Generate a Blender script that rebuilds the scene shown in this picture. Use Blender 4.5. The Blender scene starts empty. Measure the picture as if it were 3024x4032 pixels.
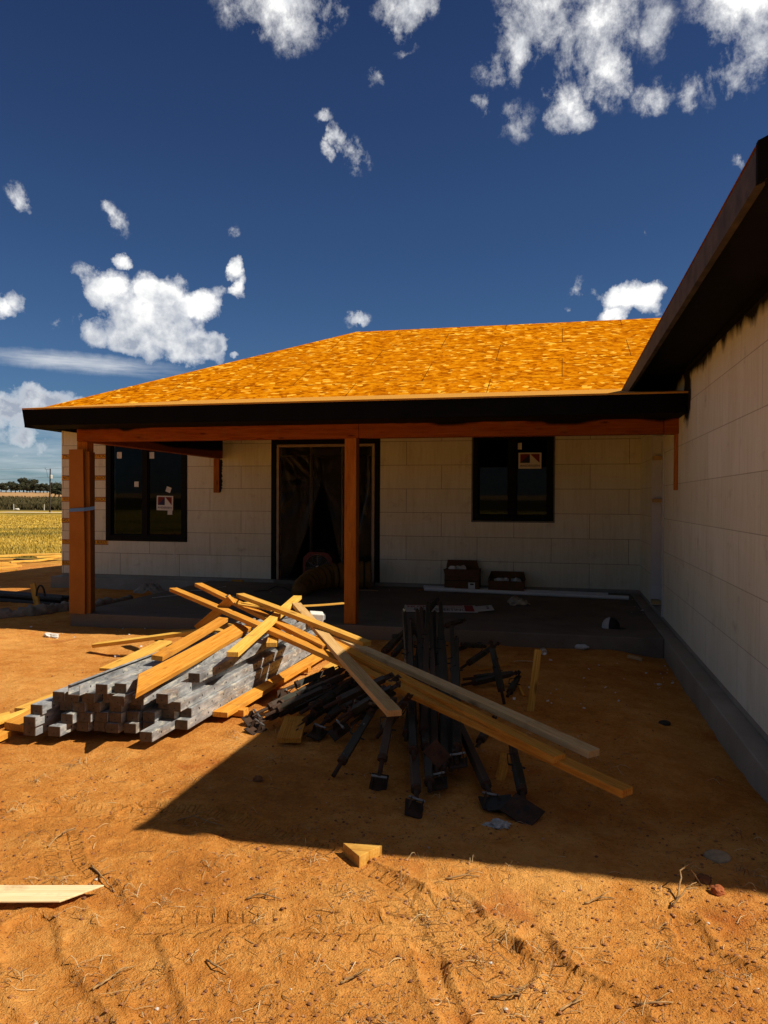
import bpy, bmesh, math, random
import numpy as np
from mathutils import Vector, Matrix, Euler, noise as mn

random.seed(7); RNG = np.random.default_rng(11)
scene = bpy.context.scene
COL = scene.collection

# ------------------------------------------------------------------ camera
CAM = np.array([-1.24862, -12.85725, 1.42933])
R_ = np.array([0.97423119, 0.22549458, 0.0050775])
U_ = np.array([-0.00845458, 0.01401315, 0.99986607])
W_ = np.array([-0.22539323, 0.97414364, -0.01555851])
F_ = 3001.98

def ray(u, v):
    return W_ + R_ * (u - 1512) / F_ - U_ * (v - 2016) / F_

def at(u, v, z):                       # point on the horizontal plane at height z
    d = ray(u, v); t = (z - CAM[2]) / d[2]
    return Vector(CAM + t * d)

def aty(u, v, y):                      # point on the plane Y = y
    d = ray(u, v); t = (y - CAM[1]) / d[1]
    return Vector(CAM + t * d)

def atd(u, v, dist):                   # point at a depth along the view axis
    return Vector(CAM + dist * ray(u, v))

cam = bpy.data.cameras.new("camera"); co = bpy.data.objects.new("camera", cam); COL.objects.link(co)
cam.sensor_fit = 'HORIZONTAL'; cam.sensor_width = 36; cam.lens = 36 * F_ / 3024
cam.clip_start = .05; cam.clip_end = 9000
mw = Matrix.Identity(4)
for i in range(3):
    mw[i][0] = R_[i]; mw[i][1] = U_[i]; mw[i][2] = -W_[i]; mw[i][3] = CAM[i]
co.matrix_world = mw
scene.camera = co

# ------------------------------------------------------------------ node helpers
class NT:
    def __init__(s, tree):
        s.t = tree; tree.nodes.clear()
    def n(s, typ, props=None, **ins):
        nd = s.t.nodes.new(typ)
        for k, v in (props or {}).items(): setattr(nd, k, v)
        for k, v in ins.items():
            key = k.replace('_', ' ') if k.replace('_', ' ') in nd.inputs else k
            if k.startswith('i') and k[1:].isdigit(): key = int(k[1:])
            s.set(nd.inputs[key], v)
        return nd
    def set(s, sock, v):
        if isinstance(v, bpy.types.NodeSocket): s.t.links.new(v, sock)
        elif isinstance(v, bpy.types.Node): s.t.links.new(v.outputs[0], sock)
        else:
            try: sock.default_value = v
            except Exception:
                sock.default_value = (*v, 1) if len(v) == 3 else v
    def math(s, op, a, b=None, c=None, clamp=False):
        nd = s.t.nodes.new('ShaderNodeMath'); nd.operation = op; nd.use_clamp = clamp
        s.set(nd.inputs[0], a)
        if b is not None: s.set(nd.inputs[1], b)
        if c is not None: s.set(nd.inputs[2], c)
        return nd.outputs[0]
    def vmath(s, op, a, b=None, out=0, scale=None):
        nd = s.t.nodes.new('ShaderNodeVectorMath'); nd.operation = op
        s.set(nd.inputs[0], a)
        if b is not None: s.set(nd.inputs[1], b)
        if scale is not None: s.set(nd.inputs['Scale'], scale)
        return nd.outputs[out]
    def mix(s, f, a, b, blend='MIX'):
        nd = s.t.nodes.new('ShaderNodeMix'); nd.data_type = 'RGBA'; nd.blend_type = blend
        s.set(nd.inputs[0], f); s.set(nd.inputs[6], a if not isinstance(a, tuple) else (*a[:3], 1)); s.set(nd.inputs[7], b if not isinstance(b, tuple) else (*b[:3], 1))
        return nd.outputs[2]
    def ramp(s, f, stops, interp='LINEAR'):
        nd = s.t.nodes.new('ShaderNodeValToRGB'); cr = nd.color_ramp; cr.interpolation = interp
        while len(cr.elements) < len(stops): cr.elements.new(.5)
        for e, (p, c) in zip(cr.elements, stops):
            e.position = p
            e.color = (c, c, c, 1) if isinstance(c, (int, float)) else (*c[:3], 1)
        s.set(nd.inputs[0], f)
        return nd.outputs[0]
    def noise(s, vec, scale, detail=4, rough=.55, dist=0, out=0):
        nd = s.n('ShaderNodeTexNoise', None, Scale=scale, Detail=detail, Roughness=rough, Distortion=dist)
        if vec is not None: s.set(nd.inputs['Vector'], vec)
        return nd.outputs[out]
    def mapr(s, f, a, b, c=0., d=1., clamp=True):
        nd = s.t.nodes.new('ShaderNodeMapRange'); nd.clamp = clamp
        for i, v in enumerate((f, a, b, c, d)): s.set(nd.inputs[i], v)
        return nd.outputs[0]

def material(name):
    m = bpy.data.materials.new(name); m.use_nodes = True
    t = NT(m.node_tree)
    out = t.n('ShaderNodeOutputMaterial'); p = t.n('ShaderNodeBsdfPrincipled')
    t.set(out.inputs[0], p.outputs[0])
    return m, t, p, out

def objco(t): return t.n('ShaderNodeTexCoord').outputs['Object']
def stretch(t, v, sc, loc=(0, 0, 0)):
    return t.n('ShaderNodeMapping', None, Vector=v, Scale=sc, Location=loc).outputs[0]
def bump(t, p, h, strength=.3, dist=.01):
    b = t.n('ShaderNodeBump', None, Height=h, Strength=strength, Distance=dist)
    t.set(p.inputs['Normal'], b.outputs[0]); return b

def simple(name, c, rough=.7, metal=0., var=.25, vscale=8, bumps=.1, spec=.3, c2=None):
    m, t, p, o = material(name)
    v = objco(t)
    n = t.noise(v, vscale, 6, .6)
    rnd = t.n('ShaderNodeObjectInfo').outputs['Random']
    lo = tuple(x * (1 - var) for x in c); hi = tuple(min(1, x * (1 + var)) for x in (c2 or c))
    t.set(p.inputs['Base Color'], t.ramp(n, [(.3, lo), (.7, hi)]))
    p.inputs['Roughness'].default_value = rough; p.inputs['Metallic'].default_value = metal
    p.inputs['Specular IOR Level'].default_value = spec
    if bumps: bump(t, p, t.noise(v, vscale * 6, 4), bumps, .004)
    return m

# ------------------------------------------------------------------ mesh builder
class MB:
    def __init__(s): s.v = []; s.f = []; s.m = []
    def add(s, vs, fs, mi=0):
        o = len(s.v); s.v += [tuple(x) for x in vs]
        for f in fs: s.f.append(tuple(i + o for i in f)); s.m.append(mi)
        return s
    def box(s, lo, hi, mi=0, M=None):
        (a, b, c), (d, e, f) = lo, hi
        vs = [Vector(x) for x in ((a, b, c), (d, b, c), (d, e, c), (a, e, c), (a, b, f), (d, b, f), (d, e, f), (a, e, f))]
        if M is not None: vs = [M @ x for x in vs]
        return s.add(vs, [(0, 3, 2, 1), (4, 5, 6, 7), (0, 1, 5, 4), (1, 2, 6, 5), (2, 3, 7, 6), (3, 0, 4, 7)], mi)
    def prism(s, poly, d, mi=0, M=None):      # poly in local XY extruded along Z by d=(z0,z1)
        n = len(poly)
        vs = [Vector((x, y, d[0])) for x, y in poly] + [Vector((x, y, d[1])) for x, y in poly]
        if M is not None: vs = [M @ x for x in vs]
        fs = [tuple(reversed(range(n))), tuple(range(n, 2 * n))] + [(i, (i + 1) % n, n + (i + 1) % n, n + i) for i in range(n)]
        return s.add(vs, fs, mi)
    def tube(s, pts, r, n=8, mi=0, cap=True):
        pts = [Vector(p) for p in pts]; k = len(pts)
        rs = r if isinstance(r, (list, tuple)) else [r] * k
        vs = []; prev = None
        for i, p in enumerate(pts):
            d = (pts[min(i + 1, k - 1)] - pts[max(i - 1, 0)]).normalized()
            if prev is None:
                a = Vector((0, 0, 1)) if abs(d.z) < .9 else Vector((1, 0, 0))
                x = d.cross(a).normalized()
            else: x = (prev - d * prev.dot(d)).normalized()
            prev = x; y = d.cross(x)
            for j in range(n):
                an = 2 * math.pi * j / n
                vs.append(p + (x * math.cos(an) + y * math.sin(an)) * rs[i])
        fs = []
        for i in range(k - 1):
            for j in range(n):
                fs.append((i * n + j, i * n + (j + 1) % n, (i + 1) * n + (j + 1) % n, (i + 1) * n + j))
        if cap: fs += [tuple(reversed(range(n))), tuple(range((k - 1) * n, k * n))]
        return s.add(vs, fs, mi)
    def lathe(s, prof, n=20, mi=0, M=None):   # prof (r,z)
        vs = []
        for r, z in prof:
            for j in range(n):
                a = 2 * math.pi * j / n; vs.append(Vector((r * math.cos(a), r * math.sin(a), z)))
        if M is not None: vs = [M @ x for x in vs]
        fs = []
        for i in range(len(prof) - 1):
            for j in range(n):
                fs.append((i * n + j, i * n + (j + 1) % n, (i + 1) * n + (j + 1) % n, (i + 1) * n + j))
        return s.add(vs, fs, mi)
    def text(s, body, size, M, mi=0, width=None):
        c = bpy.data.curves.new("t", 'FONT'); c.body = body; c.size = size; c.align_x = 'CENTER'; c.align_y = 'CENTER'; c.offset = size * .012
        o = bpy.data.objects.new("t", c); COL.objects.link(o)
        dg = bpy.context.evaluated_depsgraph_get(); me = bpy.data.meshes.new_from_object(o.evaluated_get(dg))
        xs = [v.co.x for v in me.vertices]
        sx = 1 if not width else width / max(1e-6, max(xs) - min(xs))
        s.add([M @ Vector((v.co.x * sx, v.co.y, 0)) for v in me.vertices], [tuple(p.vertices) for p in me.polygons], mi)
        bpy.data.objects.remove(o); bpy.data.curves.remove(c); bpy.data.meshes.remove(me)
        return s
    def build(s, name, mats, parent=None, smooth=False, bevel=0, M=None):
        me = bpy.data.meshes.new(name); me.from_pydata(s.v, [], s.f)
        if not isinstance(mats, (list, tuple)): mats = [mats]
        for m in mats: me.materials.append(m)
        me.polygons.foreach_set('material_index', s.m)
        if smooth: me.polygons.foreach_set('use_smooth', [True] * len(me.polygons))
        me.update()
        o = bpy.data.objects.new(name, me); COL.objects.link(o)
        if parent is not None: o.parent = parent
        if M is not None: o.matrix_local = M
        if bevel:
            b = o.modifiers.new('bevel', 'BEVEL'); b.width = bevel; b.segments = 2; b.limit_method = 'ANGLE'
        return o

def tag(o, label=None, cat=None, group=None, kind=None):
    if label: o['label'] = label
    if cat: o['category'] = cat
    if group: o['group'] = group
    if kind: o['kind'] = kind
    return o
def empty(name, loc=(0, 0, 0), M=None):
    o = bpy.data.objects.new(name, None); COL.objects.link(o); o.empty_display_size = .1
    if M is not None: o.matrix_world = M
    else: o.location = loc
    return o
def copy_tree(o, parent=None):
    c = o.copy(); COL.objects.link(c)
    if parent is not None: c.parent = parent
    for ch in list(o.children): copy_tree(ch, c)
    return c
def frame(p1, p2, roll=0, up=(0, 0, 1)):   # local X from p1 to p2, Z near up
    p1 = Vector(p1); p2 = Vector(p2); x = (p2 - p1).normalized(); u = Vector(up)
    y = u.cross(x).normalized(); z = x.cross(y)
    M = Matrix((x, y, z)).transposed().to_4x4() @ Matrix.Rotation(math.radians(roll), 4, 'X')
    M.translation = p1
    return M
ORD = ['first', 'second', 'third', 'fourth', 'fifth', 'sixth', 'seventh', 'eighth', 'ninth', 'tenth', 'eleventh', 'twelfth', 'thirteenth', 'fourteenth', 'fifteenth', 'sixteenth', 'seventeenth', 'eighteenth', 'nineteenth', 'twentieth']

# ------------------------------------------------------------------ materials
def mat_lumber(name, lo, mid, hi, grey=0):
    m, t, p, o = material(name)
    v = objco(t); rnd = t.n('ShaderNodeObjectInfo').outputs['Random']
    off = t.n('ShaderNodeCombineXYZ', None, X=t.math('MULTIPLY', rnd, 37.), Y=t.math('MULTIPLY', rnd, 3.1), Z=0.)
    v2 = t.vmath('ADD', v, off.outputs[0])
    g1 = t.noise(stretch(t, v2, (1.6, 26, 26)), 1.6, 5, .6, .6)
    g2 = t.noise(stretch(t, v2, (5, 150, 150)), 1.5, 3, .6)
    rings = t.n('ShaderNodeTexWave', {'wave_type': 'BANDS', 'bands_direction': 'Y'}, Vector=stretch(t, v2, (.9, 9, 5)), Scale=2.2, Distortion=5.5, Detail=2., Detail_Scale=1.2).outputs[1]
    f = t.math('ADD', t.math('MULTIPLY', g1, .66), t.math('MULTIPLY', g2, .34))
    f = t.math('ADD', f, t.math('MULTIPLY', rings, .10))
    c = t.ramp(f, [(.33, lo), (.52, mid), (.75, hi)])
    kn = t.n('ShaderNodeTexVoronoi', None, Vector=stretch(t, v2, (2.3, 9, 9)), Scale=1.)
    k = t.mapr(kn.outputs['Distance'], .05, .16, 1, 0)
    c = t.mix(t.math('MULTIPLY', k, .75), c, (lo[0] * .35, lo[1] * .28, lo[2] * .3))
    val = t.mapr(rnd, 0, 1, .82, 1.12)
    c = t.mix(1., c, t.n('ShaderNodeCombineColor', None, Red=val, Green=t.math('POWER', val, 1.3), Blue=val).outputs[0], 'MULTIPLY')
    dirt = t.mapr(t.noise(v2, 5, 6, .65), .56, .72)
    c = t.mix(t.math('MULTIPLY', dirt, .45), c, (.2, .1, .04))
    t.set(p.inputs['Base Color'], c); p.inputs['Roughness'].default_value = .72; p.inputs['Specular IOR Level'].default_value = .06
    bump(t, p, f, .25, .003)
    return m
WOOD = mat_lumber('pine', (.42, .18, .028), (.64, .355, .062), (.74, .47, .12))
WOODO = mat_lumber('pine_orange', (.34, .11, .012), (.54, .23, .032), (.66, .35, .07))
WOODP = mat_lumber('plywood_pale', (.50, .34, .16), (.68, .52, .3), (.76, .62, .4))
WOODT = mat_lumber('pine_tan', (.44, .25, .08), (.62, .40, .15), (.72, .52, .24))
WOODM = mat_lumber('pine_amber', (.38, .15, .025), (.58, .29, .06), (.69, .41, .11))
WOODG = mat_lumber('pine_weathered', (.36, .215, .09), (.53, .35, .165), (.62, .45, .25))
STAIN = mat_lumber('stained_timber', (.15, .032, .006), (.27, .07, .012), (.36, .11, .02))

def mat_overspray(base_lo, base_mid, base_hi, name, zlevel):
    # stained beam with black paint overspray on its upper edge (the paint has a ragged lower border)
    m = STAIN.copy(); m.name = name
    t = NT.__new__(NT); t.t = m.node_tree
    p = next(n for n in m.node_tree.nodes if n.type == 'BSDF_PRINCIPLED')
    src = p.inputs['Base Color'].links[0].from_socket
    v = objco(t); s = t.n('ShaderNodeSeparateXYZ', None, Vector=v)
    w = t.noise(stretch(t, v, (1.1, .2, .2)), 1., 3, .5)
    lim = t.math('ADD', zlevel, t.math('MULTIPLY', t.math('SUBTRACT', w, .5), .42))
    fz = t.mapr(t.math('SUBTRACT', s.outputs[2], lim), -.01, .022)
    t.set(p.inputs['Base Color'], t.mix(fz, src, (.006, .006, .006)))
    return m
BEAM = mat_overspray(0, 0, 0, 'stained_beam', 2.325)

def mat_foam(name, axis, phase, spray=None, seam=1.):
    m, t, p, o = material(name)
    v = objco(t); s = t.n('ShaderNodeSeparateXYZ', None, Vector=v)
    h = s.outputs[0 if axis == 'x' else 1]; z = s.outputs[2]
    hv = t.n('ShaderNodeCombineXYZ', None, X=t.math('SUBTRACT', h, phase), Y=z, Z=0.).outputs[0]
    br = t.n('ShaderNodeTexBrick', {'offset': .5, 'offset_frequency': 2}, Vector=hv, Scale=1., Mortar_Size=.004, Mortar_Smooth=.5, Brick_Width=1.2192, Row_Height=.4064)
    br.inputs['Color1'].default_value = (.0, .0, .0, 1); br.inputs['Color2'].default_value = (1, 1, 1, 1)
    hv1 = t.n('ShaderNodeCombineXYZ', None, X=h, Y=z, Z=0.).outputs[0]
    tone = t.mix(br.outputs[0], (.675, .665, .53), (.74, .73, .61))
    n1 = t.noise(stretch(t, hv1, (1, .35, 1)), 2.2, 6, .6)
    tone = t.mix(t.mapr(n1, .42, .75, 0, .5), tone, (.57, .52, .37))
    st = t.noise(stretch(t, hv1, (9, .8, 1)), 2.0, 5, .62)
    tone = t.mix(t.mapr(st, .48, .75, 0, .5), tone, (.52, .475, .33))
    st2 = t.noise(stretch(t, hv1, (22, 1.1, 1)), 2.0, 3, .6)
    tone = t.mix(t.mapr(st2, .53, .70, 0, .45), tone, (.76, .755, .66))
    sm = t.noise(hv1, 3.1, 8, .7)
    tone = t.mix(t.mapr(sm, .58, .72, 0, .55), tone, (.36, .32, .26))
    spk = t.math('MULTIPLY', t.mapr(t.noise(hv1, 26, 3, .6), .68, .72), t.mapr(t.noise(hv1, 1.3, 2), .52, .62))
    spk = t.math('MULTIPLY', spk, t.mapr(z, .5, .0))
    tone = t.mix(spk, tone, (.06, .05, .045))
    tone = t.mix(t.math('MULTIPLY', br.outputs['Fac'], seam), tone, (.13, .09, .05))
    if spray:
        w = t.noise(stretch(t, hv1, (1.6, .6, 1)), 1.3, 5, .6)
        lim = t.math('ADD', spray, t.math('MULTIPLY', t.math('SUBTRACT', w, .5), .5))
        fz = t.mapr(t.math('SUBTRACT', z, lim), -.03, .05)
        # extra patch of overspray where the porch fascia meets this wall
        py = t.math('ABSOLUTE', t.math('ADD', s.outputs[1], 4.58)); pz = t.math('ABSOLUTE', t.math('SUBTRACT', z, 2.52))
        pd = t.math('SQRT', t.math('ADD', t.math('POWER', t.math('DIVIDE', py, .26), 2.), t.math('POWER', t.math('DIVIDE', pz, .34), 2.)))
        pd = t.math('ADD', pd, t.math('MULTIPLY', t.math('SUBTRACT', t.noise(hv1, 5, 5, .6), .5), .9))
        fz = t.math('MAXIMUM', fz, t.mapr(pd, 1.05, .75))
        tone = t.mix(fz, tone, (.006, .006, .006))
    rib = t.n('ShaderNodeTexWave', {'wave_type': 'BANDS', 'bands_direction': 'X'}, Vector=hv1, Scale=5.2, Distortion=.4, Detail=1.).outputs[1]
    tone = t.mix(t.math('MULTIPLY', t.mapr(rib, .55, 1.), t.mapr(n1, .35, .65, .0, .06)), tone, (.30, .25, .17))
    sc = t.n('ShaderNodeTexVoronoi', {'feature': 'DISTANCE_TO_EDGE'}, Vector=t.vmath('ADD', hv1, t.vmath('SCALE', t.noise(hv1, 2.5, 3, .5, out=1), scale=.6)), Scale=.75).outputs['Distance']
    scr = t.math('MULTIPLY', t.mapr(sc, .010, .003), t.math('MULTIPLY', t.mapr(t.noise(hv1, 1.6, 2), .52, .6), t.mapr(z, 1.7, 1.0)))
    tone = t.mix(t.math('MULTIPLY', scr, .5), tone, (.72, .70, .64))
    t.set(p.inputs['Base Color'], tone); p.inputs['Roughness'].default_value = .85; p.inputs['Specular IOR Level'].default_value = .2
    wv = t.n('ShaderNodeTexWave', {'wave_type': 'BANDS', 'bands_direction': 'X'}, Vector=hv1, Scale=7.5, Distortion=.3).outputs[1]
    b = bump(t, p, t.math('ADD', t.math('MULTIPLY', wv, .35), t.math('SUBTRACT', t.noise(hv1, 60, 3), t.math('MULTIPLY', br.outputs['Fac'], 1.5))), .35, .004)
    return m
FOAMX = mat_foam('foam_block_front', 'x', -3.221 + .6096)
FOAMY = mat_foam('foam_block_wing', 'y', -6.344, spray=2.67, seam=.5)

def mat_osb(name, seams=True):
    m, t, p, o = material(name)
    v = objco(t)
    def chips(sc, rot, seed):
        vv = t.n('ShaderNodeMapping', None, Vector=t.vmath('ADD', v, t.vmath('SCALE', t.n('ShaderNodeTexNoise', None, Vector=v, Scale=6.).outputs[1], scale=.05)), Rotation=(0, 0, rot), Scale=sc, Location=(seed, seed * 1.7, 0)).outputs[0]
        vo = t.n('ShaderNodeTexVoronoi', {'voronoi_dimensions': '2D'}, Vector=vv, Scale=1., Randomness=1.)
        return t.n('ShaderNodeSeparateColor', None, Color=vo.outputs['Color']).outputs[0]
    a = chips((9.5, 14, 1), .55, 0); b = chips((12, 18, 1), .2, 5.3); c3 = chips((20, 28, 1), .9, 9.1)
    f = t.math('ADD', t.math('MULTIPLY', a, .45), t.math('ADD', t.math('MULTIPLY', b, .35), t.math('MULTIPLY', c3, .25)))
    col = t.ramp(f, [(.22, (.22, .052, .001)), (.42, (.42, .122, .0015)), (.60, (.54, .178, .002)), (.80, (.63, .25, .005))])
    hi = t.math('MULTIPLY', t.mapr(chips((9.5, 15, 1), .6, 13.), .87, .90), t.mapr(a, .2, .4))
    col = t.mix(t.math('MULTIPLY', hi, .85), col, (.84, .50, .06))
    col = t.mix(t.mapr(t.noise(v, .5, 4), .3, .7, 0, .3), col, (.36, .11, .003))
    if seams:
        br = t.n('ShaderNodeTexBrick', {'offset': .5, 'offset_frequency': 2}, Vector=v, Scale=1., Mortar_Size=.008, Brick_Width=2.44, Row_Height=1.22)
        col = t.mix(t.math('MULTIPLY', br.outputs['Fac'], .85), col, (.09, .03, .005))
    t.set(p.inputs['Base Color'], col); p.inputs['Roughness'].default_value = .6; p.inputs['Specular IOR Level'].default_value = 0.
    bump(t, p, f, .15, .003)
    return m
OSB = mat_osb('osb_sheathing'); OSBP = mat_osb('osb_offcut', False)

BLACK = simple('black_paint', (.0045, .0045, .005), .8, vscale=5, bumps=.15, spec=.05)
FASCW = simple('grey_fascia', (.034, .031, .03), .75, vscale=9, var=.45, bumps=.5, c2=(.05, .04, .034))
SOFF = simple('black_soffit', (.008, .0078, .0075), .8, vscale=6, bumps=.3, spec=.08)
def mat_concrete(name, lo, hi):
    m, t, p, o = material(name)
    v = objco(t); n = t.noise(v, 2.2, 8, .65); n2 = t.noise(v, 40, 4, .6)
    c = t.ramp(n, [(.3, lo), (.7, hi)])
    c = t.mix(t.mapr(n2, .6, .75, 0, .35), c, tuple(x * .45 for x in lo))
    c = t.mix(t.mapr(t.noise(v, 1.1, 5, .6), .52, .7, 0, .55), c, (.13, .075, .04))
    t.set(p.inputs['Base Color'], c); p.inputs['Roughness'].default_value = .85; p.inputs['Specular IOR Level'].default_value = .2
    bump(t, p, t.math('ADD', n2, n), .35, .006)
    return m
CONC = mat_concrete('concrete', (.24, .218, .182), (.36, .335, .285))
SLAB = mat_concrete('slab_concrete', (.115, .095, .073), (.20, .17, .135))
FRAME = simple('black_window_frame', (.005, .005, .006), .6, vscale=10, bumps=0, spec=.1)
FLASH = simple('grey_flashing', (.12, .13, .135), .5, vscale=12, bumps=.1)
DOORW = simple('white_door_paint', (.55, .55, .54), .45, var=.08, vscale=3, bumps=.05)
RAWW = simple('raw_frame_wood', (.38, .29, .2), .7, var=.2, vscale=6)
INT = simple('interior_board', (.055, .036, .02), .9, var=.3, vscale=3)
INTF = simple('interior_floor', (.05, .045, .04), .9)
PAPER = simple('white_label', (.62, .61, .58), .7, var=.06, bumps=0)
NAVY = simple('navy_ink', (.02, .025, .07), .7, bumps=0, var=.1)
REDI = simple('red_ink', (.35, .02, .02), .7, bumps=0, var=.1)
DKRED = simple('dark_red_ink', (.18, .02, .012), .7, bumps=0, var=.1)
INK = simple('black_ink', (.012, .012, .013), .7, bumps=0, var=.1)
TAPE = simple('orange_tape', (.74, .36, .025), .6, bumps=0, var=.1)
TAPEB = simple('tape_border', (.16, .02, .008), .6, bumps=0, var=.1)
TAPEY = simple('tan_tape', (.45, .3, .12), .6, bumps=0, var=.1)
CARD = simple('cardboard', (.30, .125, .028), .85, var=.12, vscale=3, bumps=.05, spec=.1)
CARDD = simple('brown_box_card', (.13, .065, .03), .85, var=.15, vscale=4, bumps=.05, spec=.1)
BLUE = simple('blue_tape', (.08, .2, .5), .6, bumps=0, var=.1)
PVC = simple('white_pvc', (.66, .66, .64), .4, var=.06, bumps=0)
def mat_glass():
    m = bpy.data.materials.new('window_glass'); m.use_nodes = True; t = NT(m.node_tree)
    out = t.n('ShaderNodeOutputMaterial')
    fr = t.n('ShaderNodeFresnel', None, IOR=1.55)
    gl = t.n('ShaderNodeBsdfGlossy', None, Roughness=.02); gl.inputs[0].default_value = (.9, .95, 1, 1)
    tr = t.n('ShaderNodeBsdfTransparent'); tr.inputs[0].default_value = (.5, .53, .52, 1)
    mx = t.n('ShaderNodeMixShader', None, i0=t.math('ADD', t.math('MULTIPLY', fr.outputs[0], .28), 0., clamp=True), i1=tr.outputs[0], i2=gl.outputs[0])
    t.set(out.inputs[0], mx.outputs[0]); return m
GLASS = mat_glass()
def mat_plastic():
    m = bpy.data.materials.new('clear_plastic_sheet'); m.use_nodes = True; t = NT(m.node_tree)
    out = t.n('ShaderNodeOutputMaterial')
    tr = t.n('ShaderNodeBsdfTransparent'); tr.inputs[0].default_value = (.8, .8, .8, 1)
    df = t.n('ShaderNodeBsdfDiffuse'); df.inputs[0].default_value = (.5, .49, .47, 1)
    gl = t.n('ShaderNodeBsdfGlossy', None, Roughness=.22); gl.inputs[0].default_value = (.8, .8, .8, 1)
    lw = t.n('ShaderNodeLayerWeight', None, Blend=.35)
    a = t.n('ShaderNodeMixShader', None, i0=.25, i1=df.outputs[0], i2=gl.outputs[0])
    mx = t.n('ShaderNodeMixShader', None, i0=t.math('ADD', t.math('MULTIPLY', lw.outputs[1], .32), .02, clamp=True), i1=tr.outputs[0], i2=a.outputs[0])
    t.set(out.inputs[0], mx.outputs[0]); return m
PLASTIC = mat_plastic()
def mat_steel():
    m, t, p, o = material('galvanized_steel')
    v = objco(t); rnd = t.n('ShaderNodeObjectInfo').outputs['Random']
    v = t.vmath('ADD', v, t.n('ShaderNodeCombineXYZ', None, X=t.math('MULTIPLY', rnd, 50.)).outputs[0])
    a = t.noise(stretch(t, v, (1, .3, 1)), 15, 8, .7); b = t.noise(stretch(t, v, (1, .3, 1)), 26, 6, .7)
    c = t.ramp(a, [(.32, (.11, .115, .125)), (.5, (.29, .30, .315)), (.68, (.54, .54, .53))])
    c = t.mix(t.mapr(b, .55, .64, 0, .9), c, (.62, .59, .5))
    c = t.mix(t.mapr(t.noise(v, 4, 6, .6), .55, .7, 0, .55), c, (.30, .2, .12))
    c = t.mix(t.mapr(t.noise(stretch(t, v, (1, .4, 1)), 33, 5, .7), .60, .68, 0, .85), c, (.07, .07, .07))
    t.set(p.inputs['Base Color'], c); p.inputs['Metallic'].default_value = .2; p.inputs['Roughness'].default_value = .42
    bump(t, p, b, .25, .002)
    return m
STEEL = mat_steel()
def mat_steelend():
    m, t, p, o = material('dirty_shaded_steel_end')
    v = objco(t); rnd = t.n('ShaderNodeObjectInfo').outputs['Random']
    v = t.vmath('ADD', v, t.n('ShaderNodeCombineXYZ', None, X=t.math('MULTIPLY', rnd, 50.)).outputs[0])
    a = t.noise(v, 26, 6, .65)
    c = t.ramp(a, [(.3, (.04, .025, .012)), (.6, (.085, .056, .032)), (.8, (.15, .11, .075))])  # brown dirt, with the shade of the near ends darkened into the colour
    t.set(p.inputs['Base Color'], c); p.inputs['Roughness'].default_value = .75
    bump(t, p, a, .3, .003); return m
STEELEND = mat_steelend()
def mat_brace():
    m, t, p, o = material('green_brace_paint')
    v = objco(t); rnd = t.n('ShaderNodeObjectInfo').outputs['Random']
    v = t.vmath('ADD', v, t.n('ShaderNodeCombineXYZ', None, X=t.math('MULTIPLY', rnd, 50.)).outputs[0])
    a = t.noise(v, 6, 6, .65)
    c = t.ramp(a, [(.35, (.014, .015, .009)), (.6, (.030, .031, .02)), (.75, (.052, .030, .016))])
    c = t.mix(t.mapr(t.noise(v, 38, 5, .7), .66, .7, 0, .8), c, (.35, .34, .3))
    c = t.mix(t.mapr(rnd, .55, .9, 0, .6), c, (.07, .036, .02))
    t.set(p.inputs['Base Color'], c); p.inputs['Roughness'].default_value = .6
    bump(t, p, a, .2, .002); return m
BRACE = mat_brace()
RUST = simple('rusty_plate', (.04, .02, .011), .8, var=.5, vscale=16, bumps=.3)
IRON = simple('dark_iron', (.018, .018, .016), .6, var=.3, vscale=10)
BOLT = simple('zinc_bolt', (.22, .22, .21), .4, metal=.7, var=.1, bumps=0)

# ------------------------------------------------------------------ ground
PROF = [(0, -.2), (12, -.21), (18, -.3), (26, -.4), (60, -.75), (192, -1.9), (290, -1.9), (440, 2.1), (570, 5.4), (800, 7), (6000, 7)]
_px = np.array([a for a, _ in PROF], float); _pz = np.array([b for _, b in PROF], float)
def _vnoise(x, y, s, seed):
    g = np.random.default_rng(seed).random((64, 64))
    X = x * s; Y = y * s; xi = np.floor(X).astype(int); yi = np.floor(Y).astype(int); fx = X - xi; fy = Y - yi
    fx = fx * fx * (3 - 2 * fx); fy = fy * fy * (3 - 2 * fy)
    q = lambda a, b: g[a % 64, b % 64]
    return (q(xi, yi) * (1 - fx) + q(xi + 1, yi) * fx) * (1 - fy) + (q(xi, yi + 1) * (1 - fx) + q(xi + 1, yi + 1) * fx) * fy - .5
def base_h(x, y):
    x = np.asarray(x, float); y = np.asarray(y, float)
    r = np.hypot(x - CAM[0], y - CAM[1])
    return np.interp(r, _px, _pz)
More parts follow.
